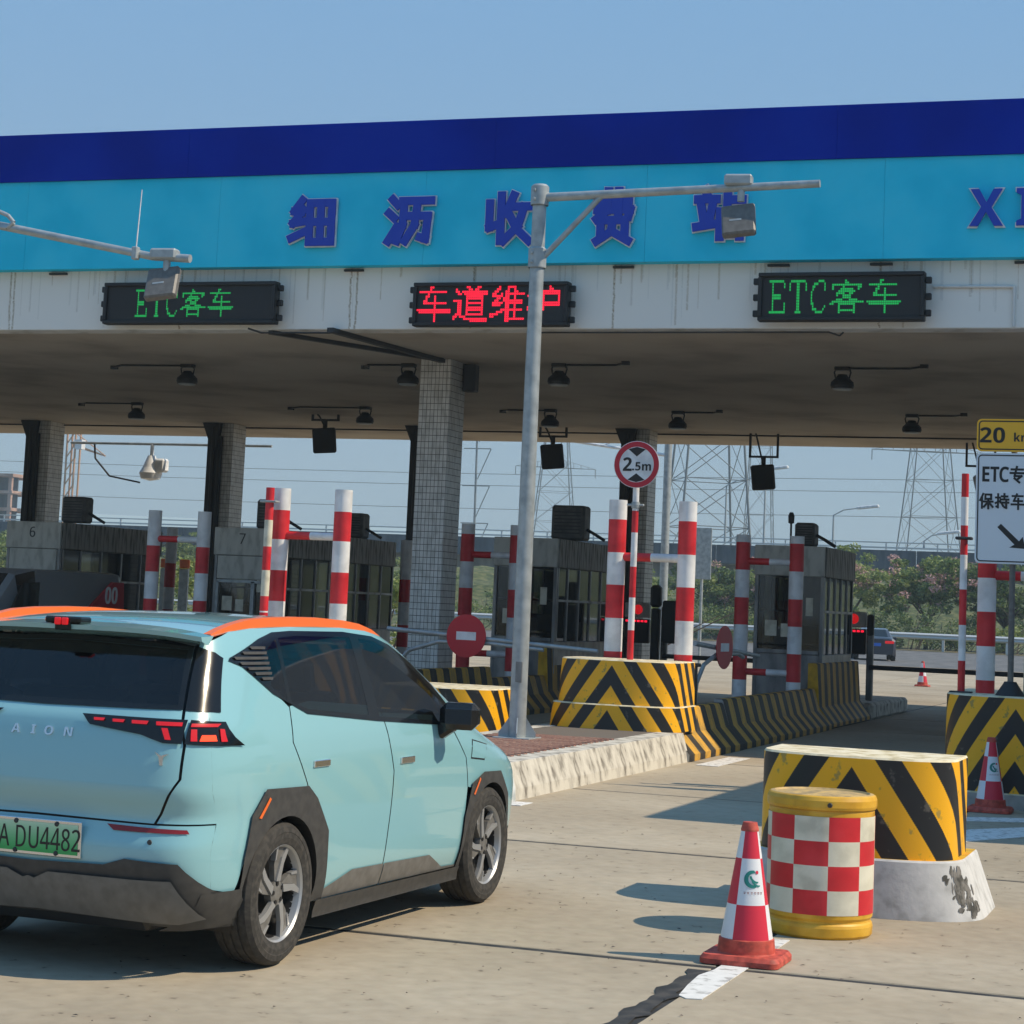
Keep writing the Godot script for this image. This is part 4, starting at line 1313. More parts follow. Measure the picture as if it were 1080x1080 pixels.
func right_side() -> void:
	# nearest block: flared white base, chevron body, cream top
	var t := block("chevron_block", Vector3(-2.23, 0, -12.86), "large near black and yellow block on a scuffed white base", [
		{"name": "base", "m": M.white_conc, "a0": 0.77, "a1": 0.65, "l": 1.0, "n": 0.5, "y0": 0.0, "y1": 0.335, "z0": 0.0, "z1": -0.02, "cap": false, "lid": M.yellow},
		{"name": "body", "m": M.chevron, "a0": 0.60, "a1": 0.60, "l": 0.78, "n": 0.34, "y0": 0.347, "y1": 0.93, "z0": -0.05, "z1": -0.06}], M.cream)
	var b := MB.new()
	# rubbed and scraped streaks on the near right of the base
	var lo := nose(0.772, 1.0, 0.502)
	var hi := nose(0.652, 1.0, 0.5 * 0.65 / 0.77)
	var onbase := func(p: Vector2) -> Vector3:
		var k := clampf(p.x, 1.0, 24.9)
		var i0 := int(k)
		var a: Vector2 = lo[i0].lerp(lo[i0 + 1], k - i0)
		var c: Vector2 = hi[i0].lerp(hi[i0 + 1], k - i0) + Vector2(0, -0.02)
		var q := a.lerp(c, p.y)
		return Vector3(q.x, p.y * 0.335, q.y)
	var rs := RandomNumberGenerator.new()
	rs.seed = 17
	for n in 80:
		var cx := 21.7 + rs.randfn() * 0.75
		var cy := clampf(0.48 + rs.randfn() * 0.2, 0.12, 0.86)
		var wx := rs.randf_range(0.1, 0.5)
		var wy := rs.randf_range(0.05, 0.17)
		var poly := PackedVector2Array()
		for e in 9:
			var th := TAU * e / 9.0
			var rr := rs.randf_range(0.45, 1.0)
			poly.append(Vector2(cx + cos(th) * wx * rr + sin(th) * 0.15, clampf(cy + sin(th) * wy * rr, 0.04, 0.96)))
		for piece in Geometry2D.offset_polygon(poly, 0.0):
			b.drape(M.scuff, piece, onbase, 0.0006 + n * 0.00003, 0.5)
	tag(part("scraped_patch", b, t), "", "", "", "stuff")
	# barrel
	var c := thing("crash_barrel", "yellow crash barrel with red and white checks", "barrel", Vector3(-2.25, 0, -12.10))
	b = MB.new()
	b.lathe(M.barrel, [Vector2(0.0, 0.0), Vector2(0.285, 0.0), Vector2(0.297, 0.015), Vector2(0.300, 0.06), Vector2(0.296, 0.075), Vector2(0.287, 0.085), Vector2(0.287, 0.095), Vector2(0.297, 0.11), Vector2(0.299, 0.13), Vector2(0.297, 0.69), Vector2(0.294, 0.70), Vector2(0.288, 0.706)], 48)
	part("drum", b, c)
	b = MB.new()
	b.lathe(M.barrel, [Vector2(0.287, 0.70), Vector2(0.305, 0.705), Vector2(0.310, 0.72), Vector2(0.310, 0.755), Vector2(0.302, 0.775), Vector2(0.292, 0.782)], 48)
	b.lathe(M.barrel_top, [Vector2(0.292, 0.782), Vector2(0.27, 0.786), Vector2(0.26, 0.776), Vector2(0.0, 0.79)], 48)
	part("lid", b, c)
	b = MB.new()
	for r in 4:
		for k in 9:
			var m = M.red if (r + k) % 2 == 0 else M.offwhite
			for i in 4:
				var z0 := deg_to_rad(-94.0 + k * 37.5 + i * 9.375)
				var z1 := deg_to_rad(-94.0 + k * 37.5 + (i + 1) * 9.375)
				var n0 := Vector3(sin(z0), 0, cos(z0))
				var n1 := Vector3(sin(z1), 0, cos(z1))
				var y0 := 0.132 + r * 0.134
				var y1 := y0 + 0.134
				b.squad(m, n0 * 0.301 + Vector3(0, y0, 0), n1 * 0.301 + Vector3(0, y0, 0), n1 * 0.301 + Vector3(0, y1, 0), n0 * 0.301 + Vector3(0, y1, 0), n0, n1, n1, n0)
	part("checked_sheeting", b, c)
	b = MB.new()
	b.lathe(M.dark, [Vector2(0.0, 0.02), Vector2(0.012, 0.018), Vector2(0.014, 0.0)], 12, Vector3(0.1, 0.735, 0.295), Basis(Vector3.RIGHT, PI / 2))
	part("plug", b, c)
	traffic_cone(Vector3(-2.39, 0.004, -10.86), "red and white traffic cone with a green emblem in front of the barrel", -20, true)
	traffic_cone(Vector3(-2.26, 0.004, -20.85), "shaded traffic cone in front of the far right chevron block", -20, true)
	traffic_cone(Vector3(-8.47, 0.004, -60.3), "tiny distant traffic cone on the sunlit concrete beyond the boom", 20, false)
	# right-hand island with its block, posts and signs
	var isl := thing("lane_island", "low island behind the far right chevron block", "traffic island", Vector3(-2.05, 0, 0), 0, "raised islands between the lanes")
	b = MB.new()
	var base := nose(0.9, 19.0, 0.6)
	var bot := PackedVector2Array()
	var top := PackedVector2Array()
	for p in base:
		bot.append(p + Vector2(0, -23.2))
		top.append(Vector2(p.x * 0.92, p.y - 23.28))
	skirt(b, M.kerb, bot, -0.01, top, 0.3)
	lid(b, M.conc, top, 0.3)
	part("kerb", b, isl)
	block("chevron_block", Vector3(-2.08, 0, -21.25), "shaded black and yellow block below the white lane sign", [
		{"name": "plinth", "m": M.conc, "a0": 0.78, "a1": 0.78, "l": 2.2, "n": 0.62, "y0": 0.0, "y1": 0.14, "z0": 0.04, "z1": 0.04},
		{"name": "body", "m": M.chevron, "a0": 0.74, "a1": 0.73, "l": 2.2, "n": 0.6, "apex": 0.1, "y0": 0.15, "y1": 1.07, "z0": 0.0, "z1": -0.02}], M.cream)
	var np := thing("marker_pole", "slim red and white pole left of the yellow speed sign", "pole", Vector3(-2.68, 1.082, -21.85))
	b = MB.new()
	bands(b, Vector3.ZERO, 2.22, 0.037, [[M.red, 0.32], [M.white, 0.36], [M.red, 0.36], [M.white, 0.35], [M.red, 0.30], [M.white, 0.29], [M.red, 0.5]])
	part("tube", b, np)
	b = MB.new()
	b.box(M.dark, Vector3(0, 1.56, 0), Vector3(0.17, 0.03, 0.1), 0.008)
	b.box(M.dark, Vector3(0, 0.006, 0.02), Vector3(0.22, 0.018, 0.14), 0.004)
	part("clamp", b, np)
	var tp := thing("post_frame", "thick shaded red and white post below the white lane sign", "posts", Vector3(-2.47, 1.082, -22.1), 0, "red and white post frames")
	for x in [0.0, 0.95]:
		b = MB.new()
		bands(b, Vector3(x, 0, 0), 2.1, 0.095, [[M.red, 0.13], [M.white, 0.345], [M.red, 0.35], [M.white, 0.345], [M.red, 0.35], [M.white, 0.6]])
		part("post", b, tp)
	b = MB.new()
	b.tube(M.red, Vector3(0, 1.2, 0), Vector3(0.34, 1.2, 0), 0.05, 0.05, 14)
	b.tube(M.white, Vector3(0.34, 1.2, 0), Vector3(0.95, 1.2, 0), 0.05, 0.05, 14)
	part("crossbar", b, tp)
	var ls := thing("lane_sign", "white toll lane sign below a yellow 20 km/h plate on a grey pole", "sign", Vector3(-2.17, 1.082, -21.62))
	b = MB.new()
	b.tube(M.skid, Vector3.ZERO, Vector3(0, 2.75, 0), 0.03, 0.03, 14)
	part("pole", b, ls)
	b = MB.new()
	b.lathe(M.black, [Vector2(0.15, 0.0), Vector2(0.13, 0.03), Vector2(0.07, 0.12), Vector2(0.06, 0.14), Vector2(0.0, 0.14)], 20)
	part("rubber_base", b, ls)
	var cx := 0.11
	b = MB.new()
	panel(b, M.sign_white, Vector2(cx, 1.86), Vector2(0.96, 1.11), 0.05, 0.035, 0.055)
	var wp := part("white_plate", b, ls)
	b = MB.new()
	rim(b, M.black, Vector2(cx, 1.86), Vector2(0.925, 1.075), 0.04, 0.012, 0.055, 0.0575)
	part("black_border", b, wp)
	b = MB.new()
	panel(b, M.sign_yellow, Vector2(cx, 2.595), Vector2(0.96, 0.33), 0.05, 0.035, 0.055)
	var yp := part("yellow_plate", b, ls)
	b = MB.new()
	rim(b, M.black, Vector2(cx, 2.595), Vector2(0.925, 0.295), 0.04, 0.012, 0.055, 0.0575)
	part("black_border", b, yp)
	text("figures", "20", 0.155, M.black, yp, Vector3(cx - 0.325, 2.595, 0.056), Basis().scaled(Vector3(1.12, 1, 1)))
	text("unit", "km/h", 0.085, M.black, yp, Vector3(cx + 0.03, 2.575, 0.056))
	for q in [["E", -0.385], ["T", -0.295], ["C", -0.205]]:
		text("letter", q[0], 0.155, M.black, wp, Vector3(cx + q[1], 2.20, 0.056), Basis().scaled(Vector3(0.8, 1, 1)), true)
	b = MB.new()
	glyph(b, M.black, "zhuan", Vector2(0.155, 0.165), Vector3(cx - 0.075, 2.20, 0.0), 0.022, 0.05, 0.0565)
	part("character", b, wp)
	for q in [["bao", -0.375], ["chi", -0.22], ["che", -0.065]]:
		b = MB.new()
		glyph(b, M.black, q[0], Vector2(0.135, 0.155), Vector3(cx + q[1], 1.93, 0.0), 0.020, 0.05, 0.0565)
		part("character", b, wp)
	b = MB.new()
	b.prism(M.black, PackedVector2Array([Vector2(-0.18, 0.15), Vector2(-0.145, 0.185), Vector2(0.035, 0.015), Vector2(0.07, 0.06), Vector2(0.10, -0.06), Vector2(-0.06, -0.05), Vector2(-0.01, -0.02)]), 0.05, 0.0565, Transform3D(Basis(), Vector3(cx - 0.08, 1.52, 0)))
	part("arrow", b, wp)
	var cb := thing("meter_box", "beige box with dark lettering at the right edge", "box", Vector3(-1.92, 1.082, -22.0))
	b = MB.new()
	b.box(M.cream, Vector3(0, 0.25, 0), Vector3(0.3, 0.5, 0.3), 0.03)
	part("casing", b, cb)
	text("figure", "2", 0.1, M.black, cb, Vector3(-0.07, 0.31, 0.15))
	# box truck waiting outside the picture: its shadow lies over the lane and the right-hand block
	var tr := thing("box_truck", "tall white box truck waiting in the lane right of the picture", "truck", Vector3(0.32, 0, -18.5))
	b = MB.new()
	b.box(M.truck, Vector3(0, 2.62, -4.0), Vector3(2.5, 3.1, 8.0), 0.03)
	part("cargo_box", b, tr)
	b = MB.new()
	b.box(M.truck, Vector3(0, 1.75, -9.3), Vector3(2.3, 2.4, 2.0), 0.15)
	part("cab", b, tr)
	b = MB.new()
	b.box(M.dark, Vector3(0, 0.85, -5.0), Vector3(0.9, 0.3, 10.0), 0.02)
	part("chassis", b, tr)
	for z in [-1.9, -3.1, -9.0]:
		for s in [-1, 1]:
			b = MB.new()
			b.lathe(M.tyre, [Vector2(0.28, -0.15), Vector2(0.48, -0.14), Vector2(0.51, -0.1), Vector2(0.51, 0.1), Vector2(0.48, 0.14), Vector2(0.28, 0.15)], 24, Vector3(s * 1.05, 0.51, z), Basis(Vector3.BACK, PI / 2))
			b.lathe(M.alloy, [Vector2(0.0, -0.1), Vector2(0.28, -0.15), Vector2(0.28, 0.15), Vector2(0.0, 0.1)], 24, Vector3(s * 1.05, 0.51, z), Basis(Vector3.BACK, PI / 2))
			part("wheel", b, tr)

func round_rect(c: Vector2, s: Vector2, r: float) -> PackedVector2Array:
	var p := PackedVector2Array()
	for k in 4:
		var o := c + Vector2([1, -1, -1, 1][k] * (s.x / 2 - r), [1, 1, -1, -1][k] * (s.y / 2 - r))
		for i in 6:
			var a := PI / 2 * k + PI / 10 * i
			p.append(o + Vector2(cos(a), sin(a)) * r)
	return p
func panel(b: MB, m, c: Vector2, s: Vector2, r: float, z0: float, z1: float) -> void:
	b.prism(m, round_rect(c, s, r), z0, z1)
func rim(b: MB, m, c: Vector2, s: Vector2, r: float, w: float, z0: float, z1: float) -> void:
	var o := round_rect(c, s, r)
	var i := round_rect(c, s - Vector2(w, w) * 2, maxf(r - w, 0.004))
	for k in o.size():
		var n := (k + 1) % o.size()
		b.prism(m, PackedVector2Array([o[k], o[n], i[n], i[k]]), z0, z1)

# ---------------------------------------------------------------- the blue car
# u runs forward from the rear axle, y up, w to the right; in the car's own axes x = w, z = -u
var WT := [[0.2, 0.83], [0.35, 0.875], [0.55, 0.893], [0.75, 0.90], [0.9, 0.896], [1.0, 0.888], [1.08, 0.875], [1.2, 0.84], [1.35, 0.79], [1.5, 0.735], [1.6, 0.69], [1.7, 0.64]]
var RT := [[0.2, -0.62], [0.35, -0.74], [0.5, -0.80], [0.60, -0.81], [0.68, -0.785], [0.74, -0.775], [0.84, -0.822], [0.9, -0.822], [1.0, -0.81], [1.15, -0.78], [1.2, -0.745], [1.35, -0.655], [1.5, -0.555], [1.6, -0.49]]
var FT := [[0.2, 3.3], [0.35, 3.38], [0.6, 3.42], [0.75, 3.38], [0.85, 3.25], [0.92, 3.05], [1.0, 2.8], [1.08, 2.6], [1.2, 2.35], [1.35, 2.05], [1.5, 1.74], [1.6, 1.5]]
func tab(t: Array, y: float) -> float:
	var n := t.size()
	if y <= t[0][0]:
		return t[0][1]
	if y >= t[n - 1][0]:
		return t[n - 1][1]
	var i := 0
	while t[i + 1][0] < y:
		i += 1
	var a: Array = t[maxi(i - 1, 0)]
	var p: Array = t[i]
	var q: Array = t[i + 1]
	var d: Array = t[mini(i + 2, n - 1)]
	var len: float = q[0] - p[0]
	var m0: float = (q[1] - a[1]) / maxf(q[0] - a[0], 1e-5)
	var m1: float = (d[1] - p[1]) / maxf(d[0] - p[0], 1e-5)
	var x: float = (y - p[0]) / len
	return (2 * x * x * x - 3 * x * x + 1) * p[1] + (x * x * x - 2 * x * x + x) * len * m0 + (-2 * x * x * x + 3 * x * x) * q[1] + (x * x * x - x * x) * len * m1
func wS(u: float, y: float) -> float:
	var r := tab(RT, y)
	var f := tab(FT, y)
	var c := (r + f) / 2
	var l := (f - r) / 2
	var n := 8.0 if u < c else 7.0
	return tab(WT, y) * pow(maxf(0.0, 1.0 - pow(minf(1.0, absf(u - c) / l), n)), 1.0 / n)
func uR(w: float, y: float) -> float:
	var r := tab(RT, y)
	var f := tab(FT, y)
	return (r + f) / 2 - (f - r) / 2 * pow(maxf(0.0, 1.0 - pow(minf(1.0, absf(w) / tab(WT, y)), 8.0)), 0.125)
func uF(w: float, y: float) -> float:
	var r := tab(RT, y)
	var f := tab(FT, y)
	return (r + f) / 2 + (f - r) / 2 * pow(maxf(0.0, 1.0 - pow(minf(1.0, absf(w) / tab(WT, y)), 7.0)), 1.0 / 7.0)
func side_r(p: Vector2) -> Vector3:
	return Vector3(wS(p.x, p.y), p.y, -p.x)
func side_l(p: Vector2) -> Vector3:
	return Vector3(-wS(p.x, p.y), p.y, -p.x)
func rear_f(p: Vector2) -> Vector3:
	return Vector3(p.x, p.y, -uR(p.x, p.y))
func front_f(p: Vector2) -> Vector3:
	return Vector3(p.x, p.y, -uF(p.x, p.y))
func pv(a: Array) -> PackedVector2Array:
	var p := PackedVector2Array()
	for i in range(0, a.size(), 2):
		p.append(Vector2(a[i], a[i + 1]))
	return p
func mir(p: PackedVector2Array) -> PackedVector2Array:
	var q := PackedVector2Array()
	for i in p.size():
		q.append(Vector2(-p[p.size() - 1 - i].x, p[p.size() - 1 - i].y))
	return q
var RX := 0.0
var FX := 2.63
func arch(cx: float, r: float, a0: float, a1: float, n := 16) -> PackedVector2Array:
	var p := PackedVector2Array()
	for i in n + 1:
		var a := deg_to_rad(lerpf(a0, a1, float(i) / n))
		p.append(Vector2(cx + cos(a) * r, 0.34 + sin(a) * r))
	return p

func the_car() -> void:
	var th := deg_to_rad(2.4)
	var t := thing("electric_car", "light blue hatchback with orange roof rails waiting at the toll lane", "car", Vector3(-4.33 - 0.90 * cos(th), 0.004, -9.39 - 0.90 * sin(th)), -th)
	var pt: Material = M.paint
	var b := MB.new()
	# corner lines where side and ends meet
	var rc := PackedVector2Array()
	var rw := PackedVector2Array()
	for i in 25:
		var y := lerpf(0.36, 1.53, i / 24.0)
		var r := tab(RT, y)
		var f := tab(FT, y)
		rc.append(Vector2((r + f) / 2 - (f - r) / 2 * pow(1.0 - pow(0.93, 8.0), 0.125), y))
		rw.append(Vector2(tab(WT, y) * 0.93, y))
	var fc := PackedVector2Array()
	for i in 25:
		var y := lerpf(1.5, 0.36, i / 24.0)
		var r := tab(RT, y)
		var f := tab(FT, y)
		fc.append(Vector2((r + f) / 2 + (f - r) / 2 * pow(1.0 - pow(0.93, 7.0), 1.0 / 7.0), y))
	var top := pv([-0.30, 1.572, -0.1, 1.59, 0.3, 1.60, 0.9, 1.60, 1.2, 1.585, 1.42, 1.555])
	var up := fc.slice(0, 11)     # down the screen pillar to the scuttle
	var low := fc.slice(11)
	var panes := [pv([0.0, 1.495, 0.115, 1.54, 0.075, 1.245, -0.055, 1.32]), pv([0.15, 1.545, 0.34, 1.555, 0.96, 1.55, 0.955, 1.15, 0.28, 1.20, 0.115, 1.24]), pv([1.06, 1.545, 1.25, 1.53, 1.47, 1.47, 1.72, 1.36, 1.93, 1.22, 1.95, 1.085, 1.08, 1.14])]
	var back_light := pv([-0.61, 1.485, -0.665, 1.235, 0.665, 1.235, 0.61, 1.485, 0.0, 1.505])
	# dark inner skin behind every shut line
	b = MB.new()
	var skin := rc.slice(1) + top + fc.slice(0, 22) + arch(FX, 0.43, 40, 180) + pv([2.1, 0.22, 0.5, 0.22]) + arch(RX, 0.43, 0, 180)
	for s in 2:
		b.drape(M.black, skin, [side_r, side_l][s], -0.022, 0.09, s == 1, panes)
	var rskin := rw + mir(rw)
	b.drape(M.black, rskin, rear_f, -0.022, 0.09, false, [back_light])
	b.box(M.black, Vector3(0, 0.42, -1.3), Vector3(1.2, 0.42, 4.0), 0.05)
	part("inner_shell", b, t)
	# painted side: quarter, cant rail and screen pillar in one
	var bs := rc.slice(1) + top + up + pv([2.035, 1.12, 1.96, 1.25, 1.72, 1.395, 1.46, 1.495, 1.22, 1.542, 0.9, 1.562, 0.3, 1.565, 0.1, 1.555, -0.04, 1.515, -0.2, 1.46, -0.29, 1.43, -0.08, 1.305, 0.03, 1.25, 0.085, 1.215, 0.055, 1.05, 0.195, 0.85, 0.27, 0.70]) + arch(RX, 0.40, 52, 168) + pv([-0.41, 0.38])
	var rd := pv([0.095, 1.22, 0.065, 1.05, 0.205, 0.85, 0.28, 0.70, 0.38, 0.5, 0.42, 0.25, 1.172, 0.25, 1.176, 0.40, 1.217, 0.85, 1.115, 1.16, 1.0, 1.2, 0.3, 1.24])
	var fd := pv([1.182, 0.25, 1.186, 0.40, 1.227, 0.85, 1.125, 1.16, 1.9, 1.12, 2.03, 1.05, 2.222, 0.87, 2.262, 0.70, 2.25, 0.5, 2.24, 0.25])
	var fe := pv([2.272, 0.70, 2.232, 0.87, 2.04, 1.055, 2.07, 1.10]) + fc.slice(8, 24) + pv([2.99, 0.40]) + arch(FX, 0.40, 12, 122)
	for s in 2:
		var f: Callable = [side_r, side_l][s]
		var fl := s == 1
		b = MB.new()
		b.drape(pt, bs, f, 0.0, 0.045, fl)
		part("side_panel", b, t)
		b = MB.new()
		b.drape(pt, rd, f, 0.0, 0.05, fl)
		var d1 := part("rear_door", b, t)
		b = MB.new()
		b.drape(pt, fd, f, 0.0, 0.05, fl)
		var d2 := part("front_door", b, t)
		b = MB.new()
		b.drape(pt, fe, f, 0.0, 0.05, fl)
		var fen := part("fender", b, t)
		b = MB.new()
		b.drape(M.black, pv([2.30, 0.86, 2.52, 0.84, 2.60, 0.93, 2.34, 0.97]), f, 0.001, 0.1, fl)
		b.drape(pt, pv([2.307, 0.868, 2.515, 0.849, 2.588, 0.925, 2.345, 0.961]), f, 0.003, 0.05, fl)
		part("charge_flap", b, fen)
		# handles
		for q in [[d1, 0.26, 0.936], [d2, 1.30, 0.90]]:
			b = MB.new()
			var hp: Vector3 = f.call(Vector2(q[1] + 0.09, q[2]))
			b.box(M.chrome, hp + Vector3(0.004 * signf(hp.x), 0, 0), Vector3(0.014, 0.034, 0.175), 0.005)
			part("handle", b, q[0])
		# window band, panes
		b = MB.new()
		b.drape(M.blackgloss, pv([-0.375, 1.437, -0.36, 1.452, -0.06, 1.54, 0.10, 1.572, 0.30, 1.58, 0.9, 1.578, 1.25, 1.555, 1.46, 1.51, 1.72, 1.41, 1.94, 1.28, 2.06, 1.18, 2.05, 1.07, 1.99, 1.062, 1.04, 1.118, 0.26, 1.178, -0.05, 1.28, -0.28, 1.41]), f, 0.004, 0.05, fl, panes)
		var wb := part("window_frame", b, t)
		for g in panes:
			b = MB.new()
			b.drape(M.tint, g, f, 0.0035, 0.06, fl)
			part("window_pane", b, wb)
		b = MB.new()
		for k in 7:
			var y := 1.345 + k * 0.024
			var x0 := lerpf(-0.13, -0.33, clampf((y - 1.345) / 0.09, 0, 1)) if y < 1.44 else lerpf(-0.33, -0.13, (y - 1.44) / 0.06)
			b.drape(M.plastic, pv([x0, y, -0.035, y, -0.025, y + 0.013, x0 - 0.01, y + 0.013]), f, 0.012, 0.05, fl)
		part("louvre", b, wb)
		# cladding
		for q in [[RX, pv([-0.385, 0.26, -0.375, 0.54, -0.335, 0.73, -0.225, 0.845, 0.20, 0.835, 0.30, 0.77, 0.45, 0.60, 0.49, 0.26])], [FX, pv([2.222, 0.22, 2.24, 0.54, 2.315, 0.722, 2.49, 0.775, 2.78, 0.765, 2.95, 0.62, 3.02, 0.40, 3.0, 0.26])]]:
			var cx: float = q[0]
			var outer: PackedVector2Array = q[1]
			b = MB.new()
			var hole := arch(cx, 0.365, -40, 220, 28)
			var ring: Array = Geometry2D.clip_polygons(outer, hole)
			for rp in ring:
				b.drape(M.plastic, rp, f, 0.012, 0.04, fl)
			# inner lip and wheel well
			var ap := arch(cx, 0.365, -25, 205, 28)
			for i in ap.size() - 1:
				var e: Vector3 = f.call(ap[i])
				var g: Vector3 = f.call(ap[i + 1])
				var sg := signf(e.x)
				b.quad(M.black, e + Vector3(0.012 * sg, 0, 0), g + Vector3(0.012 * sg, 0, 0), Vector3(sg * 0.55, g.y, g.z), Vector3(sg * 0.55, e.y, e.z))
			part("arch_cladding", b, t)
			b = MB.new()
			var ox: float = -0.285 if cx < 1.0 else 2.33
			var oy := 0.715 if cx < 1.0 else 0.655
			b.drape(M.orange, pv([ox, oy, ox + 0.022, oy - 0.004, ox + 0.10, oy + 0.082, ox + 0.085, oy + 0.092]), f, 0.017, 0.05, fl)
			part("orange_accent", b, t)
		b = MB.new()
		b.drape(M.skid, pv([0.46, 0.30, 0.79, 0.375, 1.174, 0.368, 1.174, 0.26, 0.46, 0.26]), f, 0.006, 0.05, fl)
		part("door_guard", b, d1)
		b = MB.new()
		b.drape(M.skid, pv([1.184, 0.26, 1.184, 0.368, 1.79, 0.355, 2.02, 0.268, 2.22, 0.262, 2.22, 0.25]), f, 0.006, 0.05, fl)
		part("door_guard", b, d2)
		b = MB.new()
		b.drape(M.plastic, pv([0.42, 0.17, 0.42, 0.265, 2.27, 0.252, 2.27, 0.17]), f, 0.02, 0.05, fl)
		part("sill", b, t)
	# bonnet, nose and windscreen
	var fw0 := PackedVector2Array()
	var fw1 := PackedVector2Array()
	for i in 21:
		var y := lerpf(0.36, 1.10, i / 20.0)
		fw0.append(Vector2(tab(WT, y) * 0.93, y))
	for i in 13:
		var y := lerpf(1.11, 1.53, i / 12.0)
		fw1.append(Vector2(tab(WT, y) * 0.93, y))
	b = MB.new()
	b.drape(pt, fw0 + mir(fw0), front_f, 0.0, 0.08, true)
	part("bonnet", b, t)
	b = MB.new()
	b.drape(M.tint, fw1 + mir(fw1), front_f, 0.0, 0.08, true)
	part("windscreen", b, t)
	# roof
	b = MB.new()
	var us := [-0.52, -0.40, -0.28, -0.1, 0.1, 0.3, 0.6, 0.9, 1.2, 1.42, 1.56, 1.66]
	var ye := [[-0.52, 1.53], [-0.40, 1.555], [-0.30, 1.572], [-0.1, 1.59], [0.3, 1.60], [0.9, 1.60], [1.2, 1.585], [1.42, 1.555], [1.66, 1.50]]
	var yc := [[-0.52, 1.585], [-0.3, 1.62], [0.0, 1.642], [0.5, 1.652], [0.9, 1.648], [1.3, 1.62], [1.66, 1.545]]
	var roof := func(u: float, k: float) -> Vector3:
		var y0 := tab(ye, u)
		var w := wS(clampf(u, tab(RT, y0) + 0.12, tab(FT, y0) - 0.08), y0)
		return Vector3(k * w, lerpf(tab(yc, u), y0, pow(absf(k), 2.4)), -u)
	for i in us.size() - 1:
		for j in 24:
			var k0 := -1.0 + j / 12.0
			var k1 := -1.0 + (j + 1) / 12.0
			var ps := [roof.call(us[i], k0), roof.call(us[i], k1), roof.call(us[i + 1], k1), roof.call(us[i + 1], k0)]
			var nn := []
			for q in [[us[i], k0], [us[i], k1], [us[i + 1], k1], [us[i + 1], k0]]:
				nn.append((roof.call(q[0], q[1] + 0.02) - roof.call(q[0], q[1] - 0.02)).cross(roof.call(q[0] + 0.02, q[1]) - roof.call(q[0] - 0.02, q[1])).normalized())
			b.squad(pt, ps[0], ps[1], ps[2], ps[3], nn[0], nn[1], nn[2], nn[3])
	var rf := part("roof", b, t)
	# roof rails
	for s in [-1, 1]:
		b = MB.new()
		var ru := [-0.42, -0.34, -0.24, -0.1, 0.1, 0.4, 0.7, 0.95, 1.15, 1.32, 1.44]
		var lift := [0.004, 0.016, 0.028, 0.038, 0.043, 0.045, 0.043, 0.037, 0.03, 0.018, 0.004]
		var prev := []
		for i in ru.size():
			var q: Vector3 = roof.call(ru[i], s * 0.955)
			var h: float = lift[i]
			var ring := [q + Vector3(-0.026, -0.012, 0), q + Vector3(-0.02, h, 0), q + Vector3(0.02, h - 0.002, 0), q + Vector3(0.026, -0.010, 0)]
			if i > 0:
				for k in 3:
					b.quad(M.orange, prev[k], prev[k + 1], ring[k + 1], ring[k])
			prev = ring
		part("roof_rail", b, t)
	# rear spoiler with the high brake lamp
	b = MB.new()
	var spr := []
	for i in 17:
		var k := -1.0 + i / 8.0
		var w := k * 0.70
		var dip := 0.03 * pow(absf(k), 4.0)
		var ur := -0.655 + 0.08 * pow(absf(k), 6.0)
		spr.append([Vector3(w, 1.582 - dip + 0.012 * (1 - k * k), 0.46), Vector3(w, 1.578 - dip, -ur), Vector3(w, 1.556 - dip, -ur - 0.012), Vector3(w, 1.525 - dip * 0.5, 0.50)])
	for i in 16:
		for k in 3:
			b.quad(pt, spr[i][k + 1], spr[i + 1][k + 1], spr[i + 1][k], spr[i][k])
	for q in [spr[0], spr[16]]:
		b.quad(pt, q[0], q[1], q[2], q[3])
	var sp := part("spoiler", b, t)
	b = MB.new()
	b.box(M.blackgloss, Vector3(0.0, 1.598, 0.615), Vector3(0.20, 0.032, 0.10), 0.01)
	b.box(M.blackgloss, Vector3(0.0, 1.575, 0.655), Vector3(0.085, 0.05, 0.02), 0.006)
	part("lamp_pod", b, sp)
	for x in [-0.02, 0.02]:
		b = MB.new()
		b.box(M.lamp_red, Vector3(x, 1.592, 0.672), Vector3(0.032, 0.034, 0.016), 0.005)
		part("brake_lamp", b, sp)
	# tailgate, rear quarters, bumper
	var gate_r := pv([0.0, 0.712, 0.62, 0.706, 0.735, 0.91, 0.735, 1.06, 0.692, 1.21, 0.63, 1.50, 0.0, 1.53])
	b = MB.new()
	b.drape(pt, gate_r, rear_f, 0.0, 0.045, false, [back_light])
	b.drape(pt, mir(gate_r), rear_f, 0.0, 0.045, false, [back_light])
	var tg := part("tailgate", b, t)
	var qr := pv([0.632, 0.706, 0.746, 0.91, 0.746, 1.06, 0.704, 1.21, 0.642, 1.50]) 
	var rwu := PackedVector2Array()
	for p in rw:
		if p.y > 0.715:
			rwu.append(p)
	rwu.reverse()
	qr = pv([tab(WT, 0.707) * 0.93, 0.707, 0.634, 0.707, 0.746, 0.91, 0.746, 1.06, 0.704, 1.21, 0.644, 1.51]) + rwu
	for s in 2:
		b = MB.new()
		b.drape(pt, qr if s == 0 else mir(qr), rear_f, 0.0, 0.045, false)
		part("rear_quarter", b, t)
		b = MB.new()
		var dp := pv([0.642, 1.50, 0.70, 1.475, 0.725, 1.45, 0.80, 1.205, 0.702, 1.212])
		b.drape(M.blackgloss, dp if s == 0 else mir(dp), rear_f, 0.005, 0.04, false)
		part("pillar_trim", b, t)
	b = MB.new()
	var rg := pv([0.0, 1.53, 0.63, 1.498, 0.692, 1.214, 0.0, 1.205])
	b.drape(M.blackgloss, rg, rear_f, 0.005, 0.05, false, [back_light])
